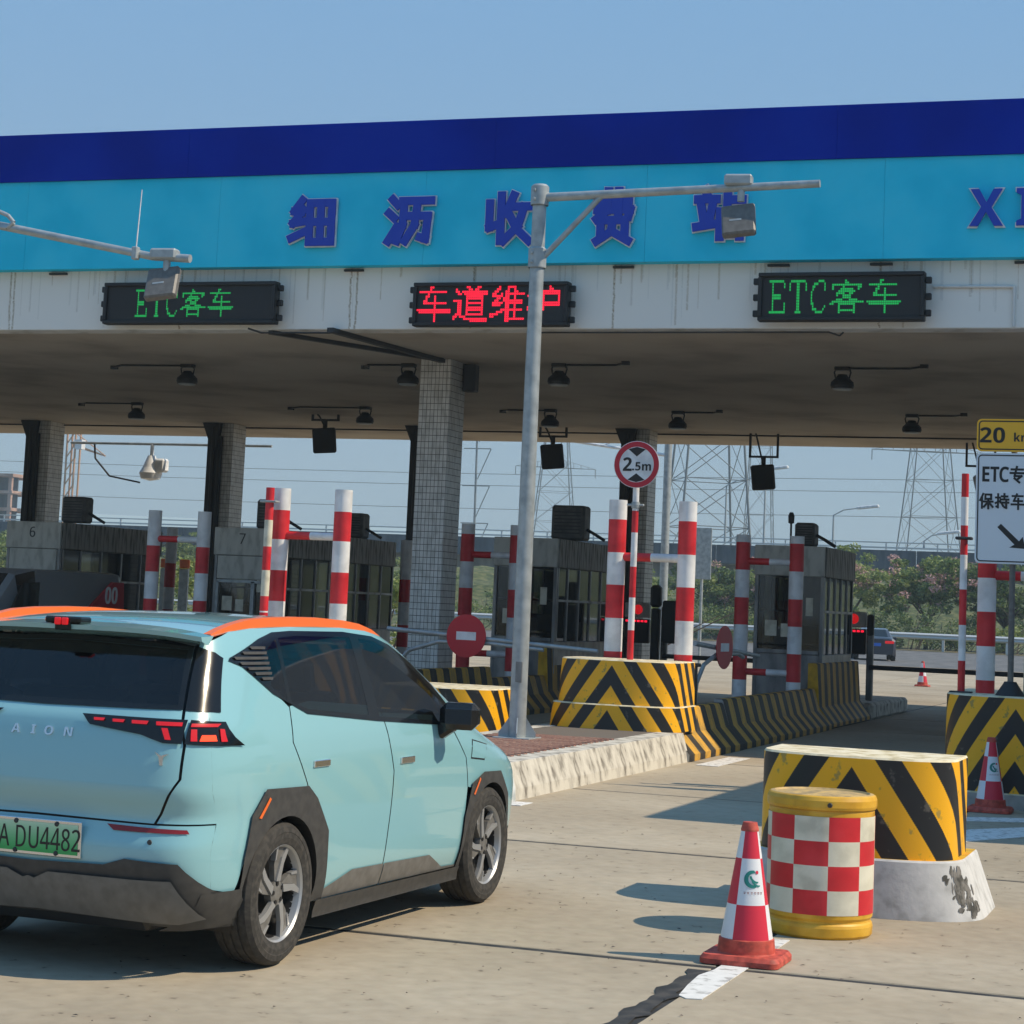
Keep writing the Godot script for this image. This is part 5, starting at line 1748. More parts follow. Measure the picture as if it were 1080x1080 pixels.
	b.drape(M.blackgloss, mir(rg), rear_f, 0.005, 0.05, false, [back_light])
	var rwf := part("rear_window", b, tg)
	b = MB.new()
	b.drape(M.tint, back_light, rear_f, 0.0045, 0.05, false)
	part("pane", b, rwf)
	var rwl := PackedVector2Array()
	for p in rw:
		if p.y < 0.70:
			rwl.append(p)
	var bp := pv([0.0, 0.50, 0.0, 0.702, 0.624, 0.698]) 
	rwl.reverse()
	bp = bp + pv([rwl[0].x, 0.700]) + rwl + pv([0.80, 0.37, 0.73, 0.52, 0.51, 0.54, 0.40, 0.50])
	b = MB.new()
	b.drape(pt, bp, rear_f, 0.0, 0.04, false)
	b.drape(pt, mir(bp), rear_f, 0.0, 0.04, false)
	var bum := part("bumper", b, t)
	b = MB.new()
	var bl := pv([0.0, 0.28, 0.0, 0.505, 0.40, 0.515, 0.51, 0.548, 0.74, 0.535, 0.83, 0.40, 0.86, 0.395, 0.835, 0.22, 0.70, 0.24])
	b.drape(M.plastic, bl, rear_f, 0.014, 0.05, false)
	b.drape(M.plastic, mir(bl), rear_f, 0.014, 0.05, false)
	var lb := part("lower_bumper", b, t)
	b = MB.new()
	var sk := pv([0.0, 0.29, 0.0, 0.44, 0.03, 0.43, 0.11, 0.465, 0.71, 0.465, 0.78, 0.29, 0.70, 0.27])
	b.drape(M.skid, sk, rear_f, 0.030, 0.05, false)
	b.drape(M.skid, mir(sk), rear_f, 0.030, 0.05, false)
	part("skid_plate", b, lb)
	# side return of the lower bumper
	for s in 2:
		b = MB.new()
		b.drape(M.plastic, pv([-0.62, 0.22, -0.62, 0.395, -0.36, 0.40, -0.36, 0.24]), [side_r, side_l][s], 0.014, 0.05, s == 1)
		part("bumper_corner", b, lb)
	# lamps
	for s in 2:
		var sg := 1 if s == 0 else -1
		var inner := pv([0.215, 1.172, 0.728, 1.170, 0.728, 1.066, 0.65, 1.068, 0.54, 1.10, 0.27, 1.13])
		var outer := pv([0.738, 1.170, 0.82, 1.163, 0.865, 1.055, 0.738, 1.066])
		var lens := []
		for q in [inner, outer]:
			b = MB.new()
			b.drape(M.blackgloss, q if s == 0 else mir(q), rear_f, 0.010, 0.04, false)
			lens.append(part("tail_lamp", b, t))
		for q in [[0, pv([0.29, 1.148, 0.34, 1.148, 0.345, 1.158, 0.285, 1.158])], [0, pv([0.39, 1.146, 0.445, 1.146, 0.45, 1.157, 0.385, 1.157])], [0, pv([0.49, 1.144, 0.565, 1.144, 0.57, 1.157, 0.485, 1.157])], [0, pv([0.61, 1.142, 0.715, 1.142, 0.715, 1.157, 0.605, 1.157])], [0, pv([0.635, 1.132, 0.662, 1.132, 0.685, 1.082, 0.66, 1.082])], [1, pv([0.745, 1.140, 0.812, 1.140, 0.815, 1.154, 0.745, 1.154])], [1, pv([0.748, 1.130, 0.766, 1.130, 0.776, 1.078, 0.756, 1.078])], [1, pv([0.818, 1.132, 0.826, 1.130, 0.842, 1.075, 0.832, 1.075])]]:
			b = MB.new()
			b.drape(M.lamp_red, q[1] if s == 0 else mir(q[1]), rear_f, 0.014, 0.04, false)
			part("light_bar", b, lens[q[0]])
		b = MB.new()
		var hot := pv([0.782, 1.078, 0.784, 1.105, 0.816, 1.105, 0.824, 1.078])
		b.drape(M.lamp_hot, hot if s == 0 else mir(hot), rear_f, 0.014, 0.04, false)
		part("brake_light", b, lens[1])
		b = MB.new()
		var re := pv([0.39, 0.69, 0.76, 0.682, 0.77, 0.664, 0.43, 0.664])
		b.drape(M.reflector, re if s == 0 else mir(re), rear_f, 0.006, 0.04, false)
		part("reflector", b, bum)
		b = MB.new()
		var sc := rear_f(Vector2(sg * 0.62, 0.625))
		b.lathe(M.plastic, [Vector2(0.012, 0.0), Vector2(0.011, 0.004), Vector2(0, 0.004)], 12, sc, Basis(Vector3.RIGHT, PI / 2))
		part("park_sensor", b, bum)
	# number plate
	b = MB.new()
	var pc := Vector3(0.03, 0.607, 0.818)
	var pb := Basis(Vector3.RIGHT, 0.04)
	b.box(M.chrome, pc, Vector3(0.50, 0.165, 0.012), 0.004, pb)
	b.quad(M.plate_green, pc + pb * Vector3(-0.235, -0.068, 0.0075), pc + pb * Vector3(0.235, -0.068, 0.0075), pc + pb * Vector3(0.235, 0.068, 0.0075), pc + pb * Vector3(-0.235, 0.068, 0.0075), Vector2(0, 1), Vector2(1, 1), Vector2(1, 0), Vector2(0, 0))
	var np := part("number_plate", b, t)
	text("plate_text", "A DU4482", 0.098, M.black, np, pc + pb * Vector3(0.03, -0.004, 0.008), pb * Basis().scaled(Vector3(0.74, 1, 1)), false, 0.002)
	for x in [-0.1, 0.12]:
		for y in [-0.066, 0.066]:
			b = MB.new()
			b.lathe(M.dark, [Vector2(0.012, 0.0), Vector2(0.01, 0.005), Vector2(0, 0.006)], 10, pc + pb * Vector3(x, y, 0.0075), Basis(Vector3.RIGHT, PI / 2))
			part("bolt", b, np)
	# badges
	var k := 0
	for ch in ["A", "I", "O", "N"]:
		var w: float = [-0.125, -0.03, 0.055, 0.16][k]
		var q := rear_f(Vector2(w, 1.09))
		text("badge_letter", ch, 0.042, M.chrome, tg, q + Vector3(0, 0, 0.002), Basis(Vector3.RIGHT, -0.2).scaled_local(Vector3(1.25, 1, 1)), true, 0.008)
		k += 1
	var yq := rear_f(Vector2(0.655, 1.0))
	b = MB.new()
	b.prism(M.chrome, pv([-0.032, 0.03, -0.012, 0.008, -0.006, -0.03, 0.008, -0.03, 0.010, 0.006, 0.034, 0.022, 0.01, 0.018, 0.0, 0.012]), 0.0, 0.008, Transform3D(Basis(Vector3.UP, 0.3), yq + Vector3(0, 0, 0.002)))
	part("badge_emblem", b, tg)
	# cabin
	b = MB.new()
	b.box(M.cabin, Vector3(0, 0.66, -0.9), Vector3(1.5, 0.06, 3.2))
	b.box(M.cabin, Vector3(0, 0.9, -2.0), Vector3(1.5, 0.36, 0.5), 0.08)
	b.box(M.cabin, Vector3(0, 0.86, 0.42), Vector3(1.36, 0.42, 0.30), 0.05)
	part("dashboard", b, t)
	b = MB.new()
	for i in us.size() - 2:
		for j in 12:
			var k0 := -0.94 + j * 0.1566
			var k1 := k0 + 0.1566
			var dn := Vector3(0, -0.035, 0)
			b.quad(M.liner, roof.call(us[i + 1], k0) + dn, roof.call(us[i + 1], k1) + dn, roof.call(us[i], k1) + dn, roof.call(us[i], k0) + dn)
	part("headliner", b, t)
	for q in [[-0.37, -1.12, 0.52], [0.37, -1.12, 0.52], [-0.36, -0.16, 0.6], [0.36, -0.16, 0.6]]:
		b = MB.new()
		var tilt := Basis(Vector3.RIGHT, 0.28)
		b.box(M.cabin, Vector3(q[0], 0.74, q[1] - 0.28), Vector3(q[2], 0.14, 0.5), 0.05)
		b.box(M.cabin, Vector3(q[0], 0.98, q[1] + 0.04), Vector3(q[2], 0.56, 0.13), 0.05, tilt)
		var seat := part("seat", b, t)
		b = MB.new()
		b.box(M.cabin, Vector3(q[0], 1.335, q[1] + 0.145), Vector3(0.27, 0.17, 0.09), 0.04, tilt)
		b.tube(M.cabin, Vector3(q[0], 1.2, q[1] + 0.1), Vector3(q[0], 1.3, q[1] + 0.13), 0.03)
		part("headrest", b, seat)
	b = MB.new()
	for i in 16:
		var a0 := TAU * i / 16.0
		var a1 := TAU * (i + 1) / 16.0
		var wb2 := Basis(Vector3.RIGHT, -0.35)
		b.tube(M.cabin, Vector3(-0.37, 1.02, -1.66) + wb2 * Vector3(cos(a0) * 0.18, sin(a0) * 0.18, 0), Vector3(-0.37, 1.02, -1.66) + wb2 * Vector3(cos(a1) * 0.18, sin(a1) * 0.18, 0), 0.016, 0.016, 6)
	part("steering_wheel", b, t)
	# mirrors
	for s in [-1, 1]:
		b = MB.new()
		var mc := Vector3(s * 1.0, 1.125, -1.86)
		b.box(M.blackgloss, mc, Vector3(0.22, 0.15, 0.15), 0.06, Basis(Vector3.UP, s * 0.25))
		b.box(M.blackgloss, mc + Vector3(-s * 0.09, -0.07, -0.01), Vector3(0.12, 0.09, 0.08), 0.02, Basis(Vector3.BACK, s * 0.6))
		var mm := part("door_mirror", b, t)
		b = MB.new()
		b.box(M.mirror, mc + Basis(Vector3.UP, s * 0.25) * Vector3(0, 0, 0.0745), Vector3(0.15, 0.085, 0.004), 0.003, Basis(Vector3.UP, s * 0.25))
		part("mirror_glass", b, mm)
	# wheels
	for ax in [RX, FX]:
		for s in [-1, 1]:
			wheel(t, Vector3(s * 0.79, 0.338, -ax), s, 0.2 if ax == RX else 0.75)

func wheel(t: Node3D, c: Vector3, s: int, spin: float) -> void:
	var bs := Basis(Vector3.BACK, -s * PI / 2)   # local +y outwards
	var b := MB.new()
	var prof := [Vector2(0.225, -0.10), Vector2(0.265, -0.108), Vector2(0.315, -0.105), Vector2(0.334, -0.085), Vector2(0.338, -0.05)]
	for g in [-0.045, -0.0, 0.045]:
		prof.append_array([Vector2(0.338, g - 0.006), Vector2(0.331, g - 0.004), Vector2(0.331, g + 0.004), Vector2(0.338, g + 0.006)])
	prof.append_array([Vector2(0.338, 0.06), Vector2(0.334, 0.085), Vector2(0.315, 0.105), Vector2(0.29, 0.109), Vector2(0.286, 0.107), Vector2(0.262, 0.108), Vector2(0.232, 0.10), Vector2(0.225, 0.092)])
	b.lathe(M.tyre, prof, 56, c, bs)
	var ty := part("wheel", b, t)
	b = MB.new()
	b.lathe(M.alloy, [Vector2(0.200, 0.0), Vector2(0.212, 0.06), Vector2(0.220, 0.088), Vector2(0.229, 0.098), Vector2(0.233, 0.096)], 48, c, bs)
	b.lathe(M.black, [Vector2(0.0, 0.012), Vector2(0.2, 0.01), Vector2(0.212, 0.06)], 40, c, bs)
	part("rim", b, ty)
	b = MB.new()
	for k in 5:
		var a := TAU * k / 5.0 + spin
		var rot := bs * Basis(Vector3.UP, a)
		# a broad bright leaf and a darker return on each spoke
		var pr := Transform3D(rot * Basis(Vector3.RIGHT, -PI / 2), c)
		b.prism(M.alloy, PackedVector2Array([Vector2(-0.028, 0.055), Vector2(0.012, 0.058), Vector2(0.030, 0.14), Vector2(0.066, 0.208), Vector2(0.045, 0.215), Vector2(0.008, 0.17)]), 0.06, 0.083, pr)
		b.prism(M.skid, PackedVector2Array([Vector2(-0.030, 0.055), Vector2(0.006, 0.168), Vector2(0.04, 0.2145), Vector2(-0.045, 0.216), Vector2(-0.05, 0.13)]), 0.045, 0.073, pr)
		b.prism(M.alloy, PackedVector2Array([Vector2(-0.052, 0.15), Vector2(-0.042, 0.155), Vector2(-0.03, 0.214), Vector2(-0.048, 0.217)]), 0.05, 0.078, pr)
	part("spokes", b, ty)
	b = MB.new()
	b.lathe(M.skid, [Vector2(0.062, 0.04), Vector2(0.06, 0.075), Vector2(0.03, 0.082), Vector2(0.0, 0.083)], 24, c, bs)
	for k in 5:
		var a := TAU * (k + 0.5) / 5.0 + spin
		b.lathe(M.black, [Vector2(0.011, 0.06), Vector2(0.010, 0.085), Vector2(0.0, 0.085)], 8, c + bs * Basis(Vector3.UP, a) * Vector3(0.045, 0, 0), bs)
	part("hub", b, ty)

# ---------------------------------------------------------------- beyond the plaza
func leaves(b: MB, n: int, c: Vector3, r: Vector3, size: float, rng: RandomNumberGenerator, mats: Array) -> void:
	for i in n:
		var d := Vector3(rng.randfn(), rng.randfn(), rng.randfn()).normalized() * pow(rng.randf(), 0.4)
		var p := c + d * r
		var x := Vector3(rng.randfn(), rng.randfn() * 0.6, rng.randfn()).normalized()
		var y := x.cross(Vector3(rng.randfn(), rng.randfn(), rng.randfn())).normalized()
		var s := size * rng.randf_range(0.6, 1.3)
		b.quad(mats[rng.randi() % mats.size()], p - x * s, p - y * s * 0.45, p + x * s, p + y * s * 0.45)
func make_tree(h: float, sp: float, sd: int, mats: Array, pink: float, label: String, at: Vector3) -> Node3D:
	var rng := RandomNumberGenerator.new()
	rng.seed = sd
	var t := thing("flowering_tree" if pink > 0 else "green_tree", label, "tree", at, 0, "trees beyond the guard rail")
	var b := MB.new()
	b.tube(M.bark, Vector3.ZERO, Vector3(0.1, h * 0.35, 0), 0.16, 0.11, 8)
	var tips := []
	for i in 9:
		var a := rng.randf() * TAU
		var e := Vector3(cos(a) * sp * rng.randf_range(0.3, 0.8), h * rng.randf_range(0.5, 0.9), sin(a) * sp * rng.randf_range(0.3, 0.8))
		var m := Vector3(0.1, h * 0.33, 0).lerp(e, 0.5) + Vector3(0, 0.3, 0)
		b.tube(M.bark, Vector3(0.1, h * 0.3, 0), m, 0.09, 0.06, 6)
		b.tube(M.bark, m, e, 0.06, 0.02, 6)
		tips.append(e)
		tips.append(m + Vector3(rng.randfn() * 0.6, 0.5, rng.randfn() * 0.6))
	part("trunk", b, t)
	b = MB.new()
	for k in 90:
		var a := rng.randf() * TAU
		var e: Vector3 = tips[k % tips.size()] + Vector3(rng.randfn() * sp * 0.28, rng.randfn() * h * 0.11, rng.randfn() * sp * 0.28)
		leaves(b, 110, e, Vector3(rng.randf_range(0.4, 0.9), rng.randf_range(0.2, 0.5), rng.randf_range(0.4, 0.9)), 0.15, rng, mats)
	part("crown", b, t)
	if pink > 0:
		b = MB.new()
		for k in int(26 * pink):
			var e: Vector3 = tips[k % tips.size()] + Vector3(rng.randfn() * sp * 0.3, 0.25 + rng.randfn() * h * 0.08, rng.randfn() * sp * 0.3)
			leaves(b, 60, e, Vector3(0.5, 0.3, 0.5), 0.11, rng, [M.blossom])
		part("blossom", b, t)
	return t
func shrub(at: Vector3, w: float, h: float, sd: int, mats: Array, label: String) -> void:
	var rng := RandomNumberGenerator.new()
	rng.seed = sd
	var t := thing("shrub", label, "shrub", at, 0, "shrubs along the far verge")
	var b := MB.new()
	for i in 10:
		b.tube(M.twig, Vector3(rng.randfn() * w * 0.2, 0, rng.randfn() * 0.4), Vector3(rng.randfn() * w * 0.45, h * rng.randf_range(0.5, 1.0), rng.randfn() * 0.8), 0.03, 0.012, 5)
	part("stem", b, t)
	b = MB.new()
	for k in 16:
		leaves(b, 90, Vector3(rng.randfn() * w * 0.35, h * rng.randf_range(0.15, 0.85), rng.randfn() * 0.6), Vector3(0.6, 0.4, 0.6), 0.11, rng, mats)
	part("foliage", b, t)

func pylon(at: Vector3, h: float, w0: float, w1: float, arms: Array, turn: float, label: String, r := 0.14) -> void:
	var t := thing("power_pylon", label, "pylon", at, turn, "lattice power pylons")
	var b := MB.new()
	var cor := func(k: int, y: float) -> Vector3:
		var w := lerpf(w0, w1, pow(y / h, 0.8)) / 2
		return Vector3([1, 1, -1, -1][k] * w, y, [1, -1, -1, 1][k] * w)
	var n := 9
	for i in n:
		var y0 := h * (1.0 - pow(1.0 - float(i) / n, 1.15))
		var y1 := h * (1.0 - pow(1.0 - float(i + 1) / n, 1.15))
		for k in 4:
			b.tube(M.lattice, cor.call(k, y0), cor.call(k, y1), r, r, 5, false)
			var j := (k + 1) % 4
			b.tube(M.lattice, cor.call(k, y0), cor.call(j, y1), r * 0.36, r * 0.36, 4, false)
			b.tube(M.lattice, cor.call(j, y0), cor.call(k, y1), r * 0.36, r * 0.36, 4, false)
			b.tube(M.lattice, cor.call(k, y1), cor.call(j, y1), r * 0.36, r * 0.36, 4, false)
	part("tower", b, t)
	for a in arms:
		b = MB.new()
		var y: float = a[0]
		var l: float = a[1]
		for s in [-1, 1]:
			b.tube(M.lattice, Vector3(0, y, 0.8), Vector3(s * l, y, 0), r * 0.7, r * 0.5, 4, false)
			b.tube(M.lattice, Vector3(0, y, -0.8), Vector3(s * l, y, 0), r * 0.7, r * 0.5, 4, false)
			b.tube(M.lattice, Vector3(0, y + 2.2, 0), Vector3(s * l, y, 0), r * 0.36, r * 0.36, 4, false)
			b.tube(M.lattice, Vector3(s * l, y, 0), Vector3(s * l, y - 2.0, 0), 0.08, 0.08, 4, false)
			for i in 5:
				var x: float = s * l * (i + 0.5) / 5.5
				b.tube(M.lattice, Vector3(x, y, 0), Vector3(x, y + 2.2 * (1 - absf(x) / l), 0), 0.06, 0.06, 4, false)
		part("cross_arm", b, t)

func street_lamp(at: Vector3, h: float, reach: float, label: String) -> void:
	var t := thing("street_lamp", label, "street lamp", at, 0, "street lamps on the viaduct")
	var b := MB.new()
	b.tube(M.galv, Vector3.ZERO, Vector3(0, h - 0.8, 0), 0.12, 0.08, 8)
	b.path(M.galv, [Vector3(0, h - 0.8, 0), Vector3(reach * 0.3, h - 0.25, 0), Vector3(reach * 0.8, h, 0)], 0.06, 6)
	part("pole", b, t)
	b = MB.new()
	b.box(M.white, Vector3(reach, h + 0.1, 0), Vector3(2.2, 0.3, 0.6), 0.1, Basis(Vector3.BACK, 0.12))
	part("lamp_head", b, t)

func background() -> void:
	# viaduct
	var v := thing("viaduct", "long grey road viaduct crossing behind the toll station", "bridge", Vector3(0, 0, -208))
	var b := MB.new()
	b.box(M.viaduct, Vector3(-60, 6.0, -6), Vector3(420, 1.6, 9), 0.1)
	b.box(M.viaduct, Vector3(-60, 7.0, -6), Vector3(420, 0.5, 12.6), 0.05)
	part("deck", b, v)
	for i in 42:
		b = MB.new()
		b.box(M.parapet, Vector3(0, 7.8, 0.45), Vector3(9.92, 1.9, 0.35), 0.03)
		var o := part("parapet_panel", b, v)
		o.position.x = -265 + i * 10.0
	b = MB.new()
	b.box(M.rail, Vector3(-60, 9.0, 0.3), Vector3(420, 0.16, 0.16))
	b.box(M.rail, Vector3(-60, 9.5, 0.3), Vector3(420, 0.12, 0.12))
	part("hand_rail", b, v)
	for i in 84:
		b = MB.new()
		b.box(M.rail, Vector3(-268 + i * 5.0, 9.15, 0.3), Vector3(0.14, 0.8, 0.14))
		part("rail_post", b, v)
	for x in [-240, -205, -170, -135, -101, -60, -24, 12]:
		b = MB.new()
		b.prism(M.viaduct, PackedVector2Array([Vector2(-2.0, 0), Vector2(2.0, 0), Vector2(2.0, 2.9), Vector2(5.0, 5.1), Vector2(-5.0, 5.1), Vector2(-2.0, 2.9)]), -7.5, -3.5, Transform3D(Basis(), Vector3(x, 0.1, 0)))
		part("pier", b, v)
	for a in [[-49.5, 6.6, 3.6, "first lamp on the viaduct, above the nearest booth"], [-45.5, 7.6, 1.2, "tall thin lamp on the viaduct right of the nearest booth"], [-38.5, 3.9, 3.4, "low lamp on the viaduct left of the right pylon"], [-29.5, 1.6, 2.4, "lamp just over the parapet below the right pylon"]]:
		street_lamp(Vector3(a[0], 9.0, -209), a[1], a[2], a[3])
	# pylons
	pylon(Vector3(-81.2, 0, -330), 62, 14, 5, [[40, 11], [50, 9]], 0.5, "big lattice pylon right of the height limit sign", 0.2)
	pylon(Vector3(-55.7, 0, -400), 58, 14, 2.2, [[34.0, 11], [42, 9], [50, 7]], 0.35, "lattice pylon behind the flowering tree", 0.13)
	pylon(Vector3(-146.0, 0, -450), 56, 14, 2.2, [[33, 9], [41, 8], [48, 6]], 0.4, "faint lattice pylon beside the grey pole", 0.11)
	pylon(Vector3(-110.2, 0, -500), 70, 9, 3.0, [[47, 9], [56, 8]], 0.3, "slim faint pylon behind the hanging signal", 0.11)
	var mp := thing("mono_pylon", "thin pole pylon with bracing right of the front tiled column", "pylon", Vector3(-164.6, 0, -450))
	b = MB.new()
	b.tube(M.lattice, Vector3.ZERO, Vector3(-0.8, 60, 0), 0.3, 0.2, 6)
	for i in 4:
		var y := 20.0 + i * 8.5
		b.tube(M.lattice, Vector3(-3.6, y, 0), Vector3(3.0, y, 0), 0.12, 0.12, 4)
		b.tube(M.lattice, Vector3(0, y - 7, 0), Vector3(3.0, y, 0), 0.12, 0.12, 4)
	part("tower", b, mp)
	# wires
	for k in 7:
		var w := thing("power_line", ["highest", "second", "third", "fourth", "fifth", "sixth", "lowest"][k] + " of the thin power lines in the distant sky", "wire", Vector3(-140, 0, -340), 0, "power lines")
		b = MB.new()
		var y: float = [42, 39, 35, 33, 27, 25, 21][k]
		for i in 10:
			b.tube(M.lattice, Vector3(-220 + i * 44.0, y - 3.0 * sin(PI * i / 10.0), 0), Vector3(-220 + (i + 1) * 44.0, y - 3.0 * sin(PI * (i + 1) / 10.0), 0), 0.045, 0.045, 4, false)
		part("cable", b, w)
	# guard rail along the far road
	var g := thing("guard_rail", "pale steel guard rail along the far side of the road", "guard rail", Vector3(0, 0, -137))
	b = MB.new()
	b.prism(M.rail, PackedVector2Array([Vector2(0, 0.75), Vector2(0.12, 0.85), Vector2(0.02, 0.95), Vector2(0.12, 1.05), Vector2(0, 1.15), Vector2(-0.04, 1.15), Vector2(-0.04, 0.75)]), -60, 60, Transform3D(Basis(Vector3.UP, PI / 2).scaled(Vector3(1, 1, 1)), Vector3(-40, 0, 0)).rotated_local(Vector3.UP, PI))
	part("beam", b, g)
	for i in 30:
		b = MB.new()
		b.box(M.rail, Vector3(-98 + i * 4.0, 0.5, -0.1), Vector3(0.16, 1.0, 0.16))
		part("rail_post", b, g)
	# planting
	var gr: Array = [M.leaf[0], M.leaf[1], M.leaf[2]]
	var dk: Array = [M.leaf[0], M.leaf[3], M.leaf[1]]
	var lt: Array = [M.leaf[1], M.leaf[2], M.leaf[2]]
	make_tree(6.9, 5.0, 2, lt, 1.9, "flowering tree with pink blossom behind the dark sedan", Vector3(-26.0, 0, -148))
	make_tree(5.8, 4.6, 3, lt, 0.8, "half green flowering tree left of the pink one", Vector3(-31.5, 0, -150))
	make_tree(6.3, 4.4, 4, gr, 1.8, "pink tree behind the slim red and white pole", Vector3(-20.5, 0, -147))
	make_tree(5.8, 4.2, 5, dk, 0.4, "dark tree right of the thick post", Vector3(-15.2, 0, -146))
	make_tree(6.0, 4.0, 6, dk, 1.2, "pink flecked tree at the right edge behind the lane sign", Vector3(-11.0, 0, -147))
	make_tree(5.2, 3.6, 7, dk, 0, "dark green tree left of the nearest booth's display", Vector3(-36.5, 0, -152))
	make_tree(5.2, 3.4, 8, lt, 0, "bright green tree under the viaduct between the posts", Vector3(-46.0, 0, -158))
	make_tree(4.6, 2.4, 9, gr, 0, "green tree under the viaduct beside the pier", Vector3(-53.0, 0, -160))
	make_tree(5.4, 3.0, 10, gr, 0.5, "small tree behind the two posts and the slim sign pole", Vector3(-66.0, 0, -165))
	make_tree(6.5, 3.4, 12, lt, 0, "bright green tree behind the far end of booth 7", Vector3(-106.0, 0, -190))
	make_tree(7.5, 3.5, 13, gr, 0, "green tree seen between booth 7 and the front column", Vector3(-99.0, 0, -185))
	make_tree(7.0, 3.0, 14, dk, 0, "dark tree top left of the posts beside booth 6", Vector3(-122.0, 0, -190))
	make_tree(6.0, 2.6, 15, gr, 0, "tree between the posts left of booth 7", Vector3(-98.0, 0, -150))
	make_tree(8.0, 4.2, 16, gr, 0, "green tree at the left edge of the picture", Vector3(-121.0, 0, -165))
	var nth := ["first", "second", "third", "fourth", "fifth", "sixth", "seventh", "eighth", "ninth", "tenth", "eleventh", "twelfth", "thirteenth", "fourteenth", "fifteenth", "sixteenth", "seventeenth", "eighteenth", "nineteenth", "twentieth", "twenty-first", "twenty-second"]
	for i in 22:
		shrub(Vector3(-52.0 + i * 2.1, 0, -141.0 - (i % 3) * 1.6), 2.8, [2.2, 2.9, 1.9, 3.3][i % 4], 40 + i, [gr, dk, lt, dk][i % 4], nth[i] + " shrub from the left in the row behind the guard rail")
	# planting close behind the booths
	shrub(Vector3(-17.9, 0, -62), 3.2, 2.5, 71, lt, "bright leafy shrub behind the no entry disc")
	shrub(Vector3(-31.5, 0, -62), 2.2, 3.0, 72, lt, "leafy shrub between the posts and booth 7")
	shrub(Vector3(-25.2, 0, -62), 2.2, 2.6, 73, lt, "leafy shrub left of the front tiled column")
	# dark sedan
	sedan()
	van()
	# sign back and pole beyond the booths
	var s := thing("road_sign", "grey back of a tall road sign beyond the barriers", "sign", Vector3(-17.4, 0, -70))
	b = MB.new()
	b.box(M.galv, Vector3(0, 3.8, 0), Vector3(0.75, 1.75, 0.05), 0.01)
	part("plate", b, s)
	b = MB.new()
	b.tube(M.galv, Vector3(-0.25, 0, -0.06), Vector3(-0.25, 4.5, -0.06), 0.06, 0.06, 8)
	b.tube(M.galv, Vector3(0.05, 0, -0.06), Vector3(0.05, 4.5, -0.06), 0.05, 0.05, 8)
	part("posts", b, s)
	s = thing("mast", "pale grey mast rising behind the height limit sign", "pole", Vector3(-16.0, 0, -60))
	b = MB.new()
	b.tube(M.galv, Vector3.ZERO, Vector3(0, 8.0, 0), 0.13, 0.11, 14)
	part("shaft", b, s)
	b = MB.new()
	b.tube(M.white, Vector3(0, 6.35, 0), Vector3(-3.1, 6.75, 0), 0.05, 0.04, 8)
	b.tube(M.white, Vector3(0, 7.4, 0), Vector3(-2.0, 6.62, 0), 0.02, 0.02, 6)
	part("arm", b, s)
	var sb := thing("small_post", "red and white striped post beyond the no entry disc", "post", Vector3(-21.2, 0, -56))
	b = MB.new()
	bands(b, Vector3.ZERO, 3.6, 0.09, [[M.red, 0.5], [M.white, 0.5], [M.red, 0.5], [M.white, 0.5], [M.red, 0.5], [M.white, 0.5], [M.red, 0.3], [M.white, 0.5]])
	part("tube", b, sb)
	for a in [[-24.82, "left"], [-24.3, "right"]]:
		var o := thing("crash_marker", "grey marker with a small orange top " + a[1] + " of the dark post near booth 7", "marker", Vector3(a[0], 0, -46), 0, "orange topped markers")
		b = MB.new()
		b.box(M.galv, Vector3(0, 1.15, 0), Vector3(0.24, 2.3, 0.1), 0.02)
		part("board", b, o)
		b = MB.new()
		b.box(M.orange, Vector3(0, 2.42, 0), Vector3(0.26, 0.22, 0.1), 0.05)
		part("orange_top", b, o)
	# grit and leaf bits lying on the concrete
	var rl := RandomNumberGenerator.new()
	rl.seed = 23
	b = MB.new()
	for i in 420:
		var p := Vector3(rl.randf_range(-6.0, 0.5), 0.004, rl.randf_range(-17.0, -7.5))
		var a := rl.randf() * TAU
		var s1 := rl.randf_range(0.004, 0.016)
		var d := Vector3(cos(a), 0, sin(a)) * s1
		var e := Vector3(-sin(a), rl.randf_range(0.1, 0.5), cos(a)) * s1 * rl.randf_range(0.3, 0.7)
		b.quad([M.bark, M.twig, M.tar][i % 3], p - d, p + e, p + d, p - e + Vector3(0, 0.006, 0))
	tag(part("grit", b), "scattered dark grit and leaf bits on the concrete", "grit", "", "stuff")
	# unfinished building and crane far left
	var bl := thing("building", "unfinished pinkish concrete building at the left edge", "building", Vector3(-227, 0, -350))
	for f in 7:
		b = MB.new()
		b.box(M.build, Vector3(0, f * 3.2 + 2.9, 0), Vector3(16, 0.6, 12))
		part("floor_slab", b, bl)
		for i in 6:
			b = MB.new()
			b.box(M.build, Vector3(-7.4 + i * 2.96, f * 3.2 + 1.3, 5.6), Vector3(0.7, 2.6, 0.6))
			part("column", b, bl)
		b = MB.new()
		b.box(M.parapet, Vector3(0, f * 3.2 + 1.3, 3.5), Vector3(15.4, 2.6, 0.2))
		part("back_wall", b, bl)
	var cr := thing("tower_crane", "hazy orange tower crane behind booth 6", "crane", Vector3(-210, 0, -350))
	var cm := mat(lin(0.5, 0.26, 0.12), 0.7)
	b = MB.new()
	for sx in [-1, 1]:
		for sz in [-1, 1]:
			b.tube(cm, Vector3(sx * 0.9, 0, sz * 0.9), Vector3(sx * 0.9, 31, sz * 0.9), 0.2, 0.2, 5)
	for i in 12:
		b.tube(cm, Vector3(-0.9, i * 2.6, 0.9), Vector3(0.9, i * 2.6 + 2.6, 0.9), 0.13, 0.13, 4)
	part("mast", b, cr)
	b = MB.new()
	b.tube(cm, Vector3(0, 28.5, 0), Vector3(7, 26.5, 0), 0.3, 0.15, 5)
	b.tube(cm, Vector3(0, 31, 0), Vector3(7, 26.5, 0), 0.1, 0.1, 4)
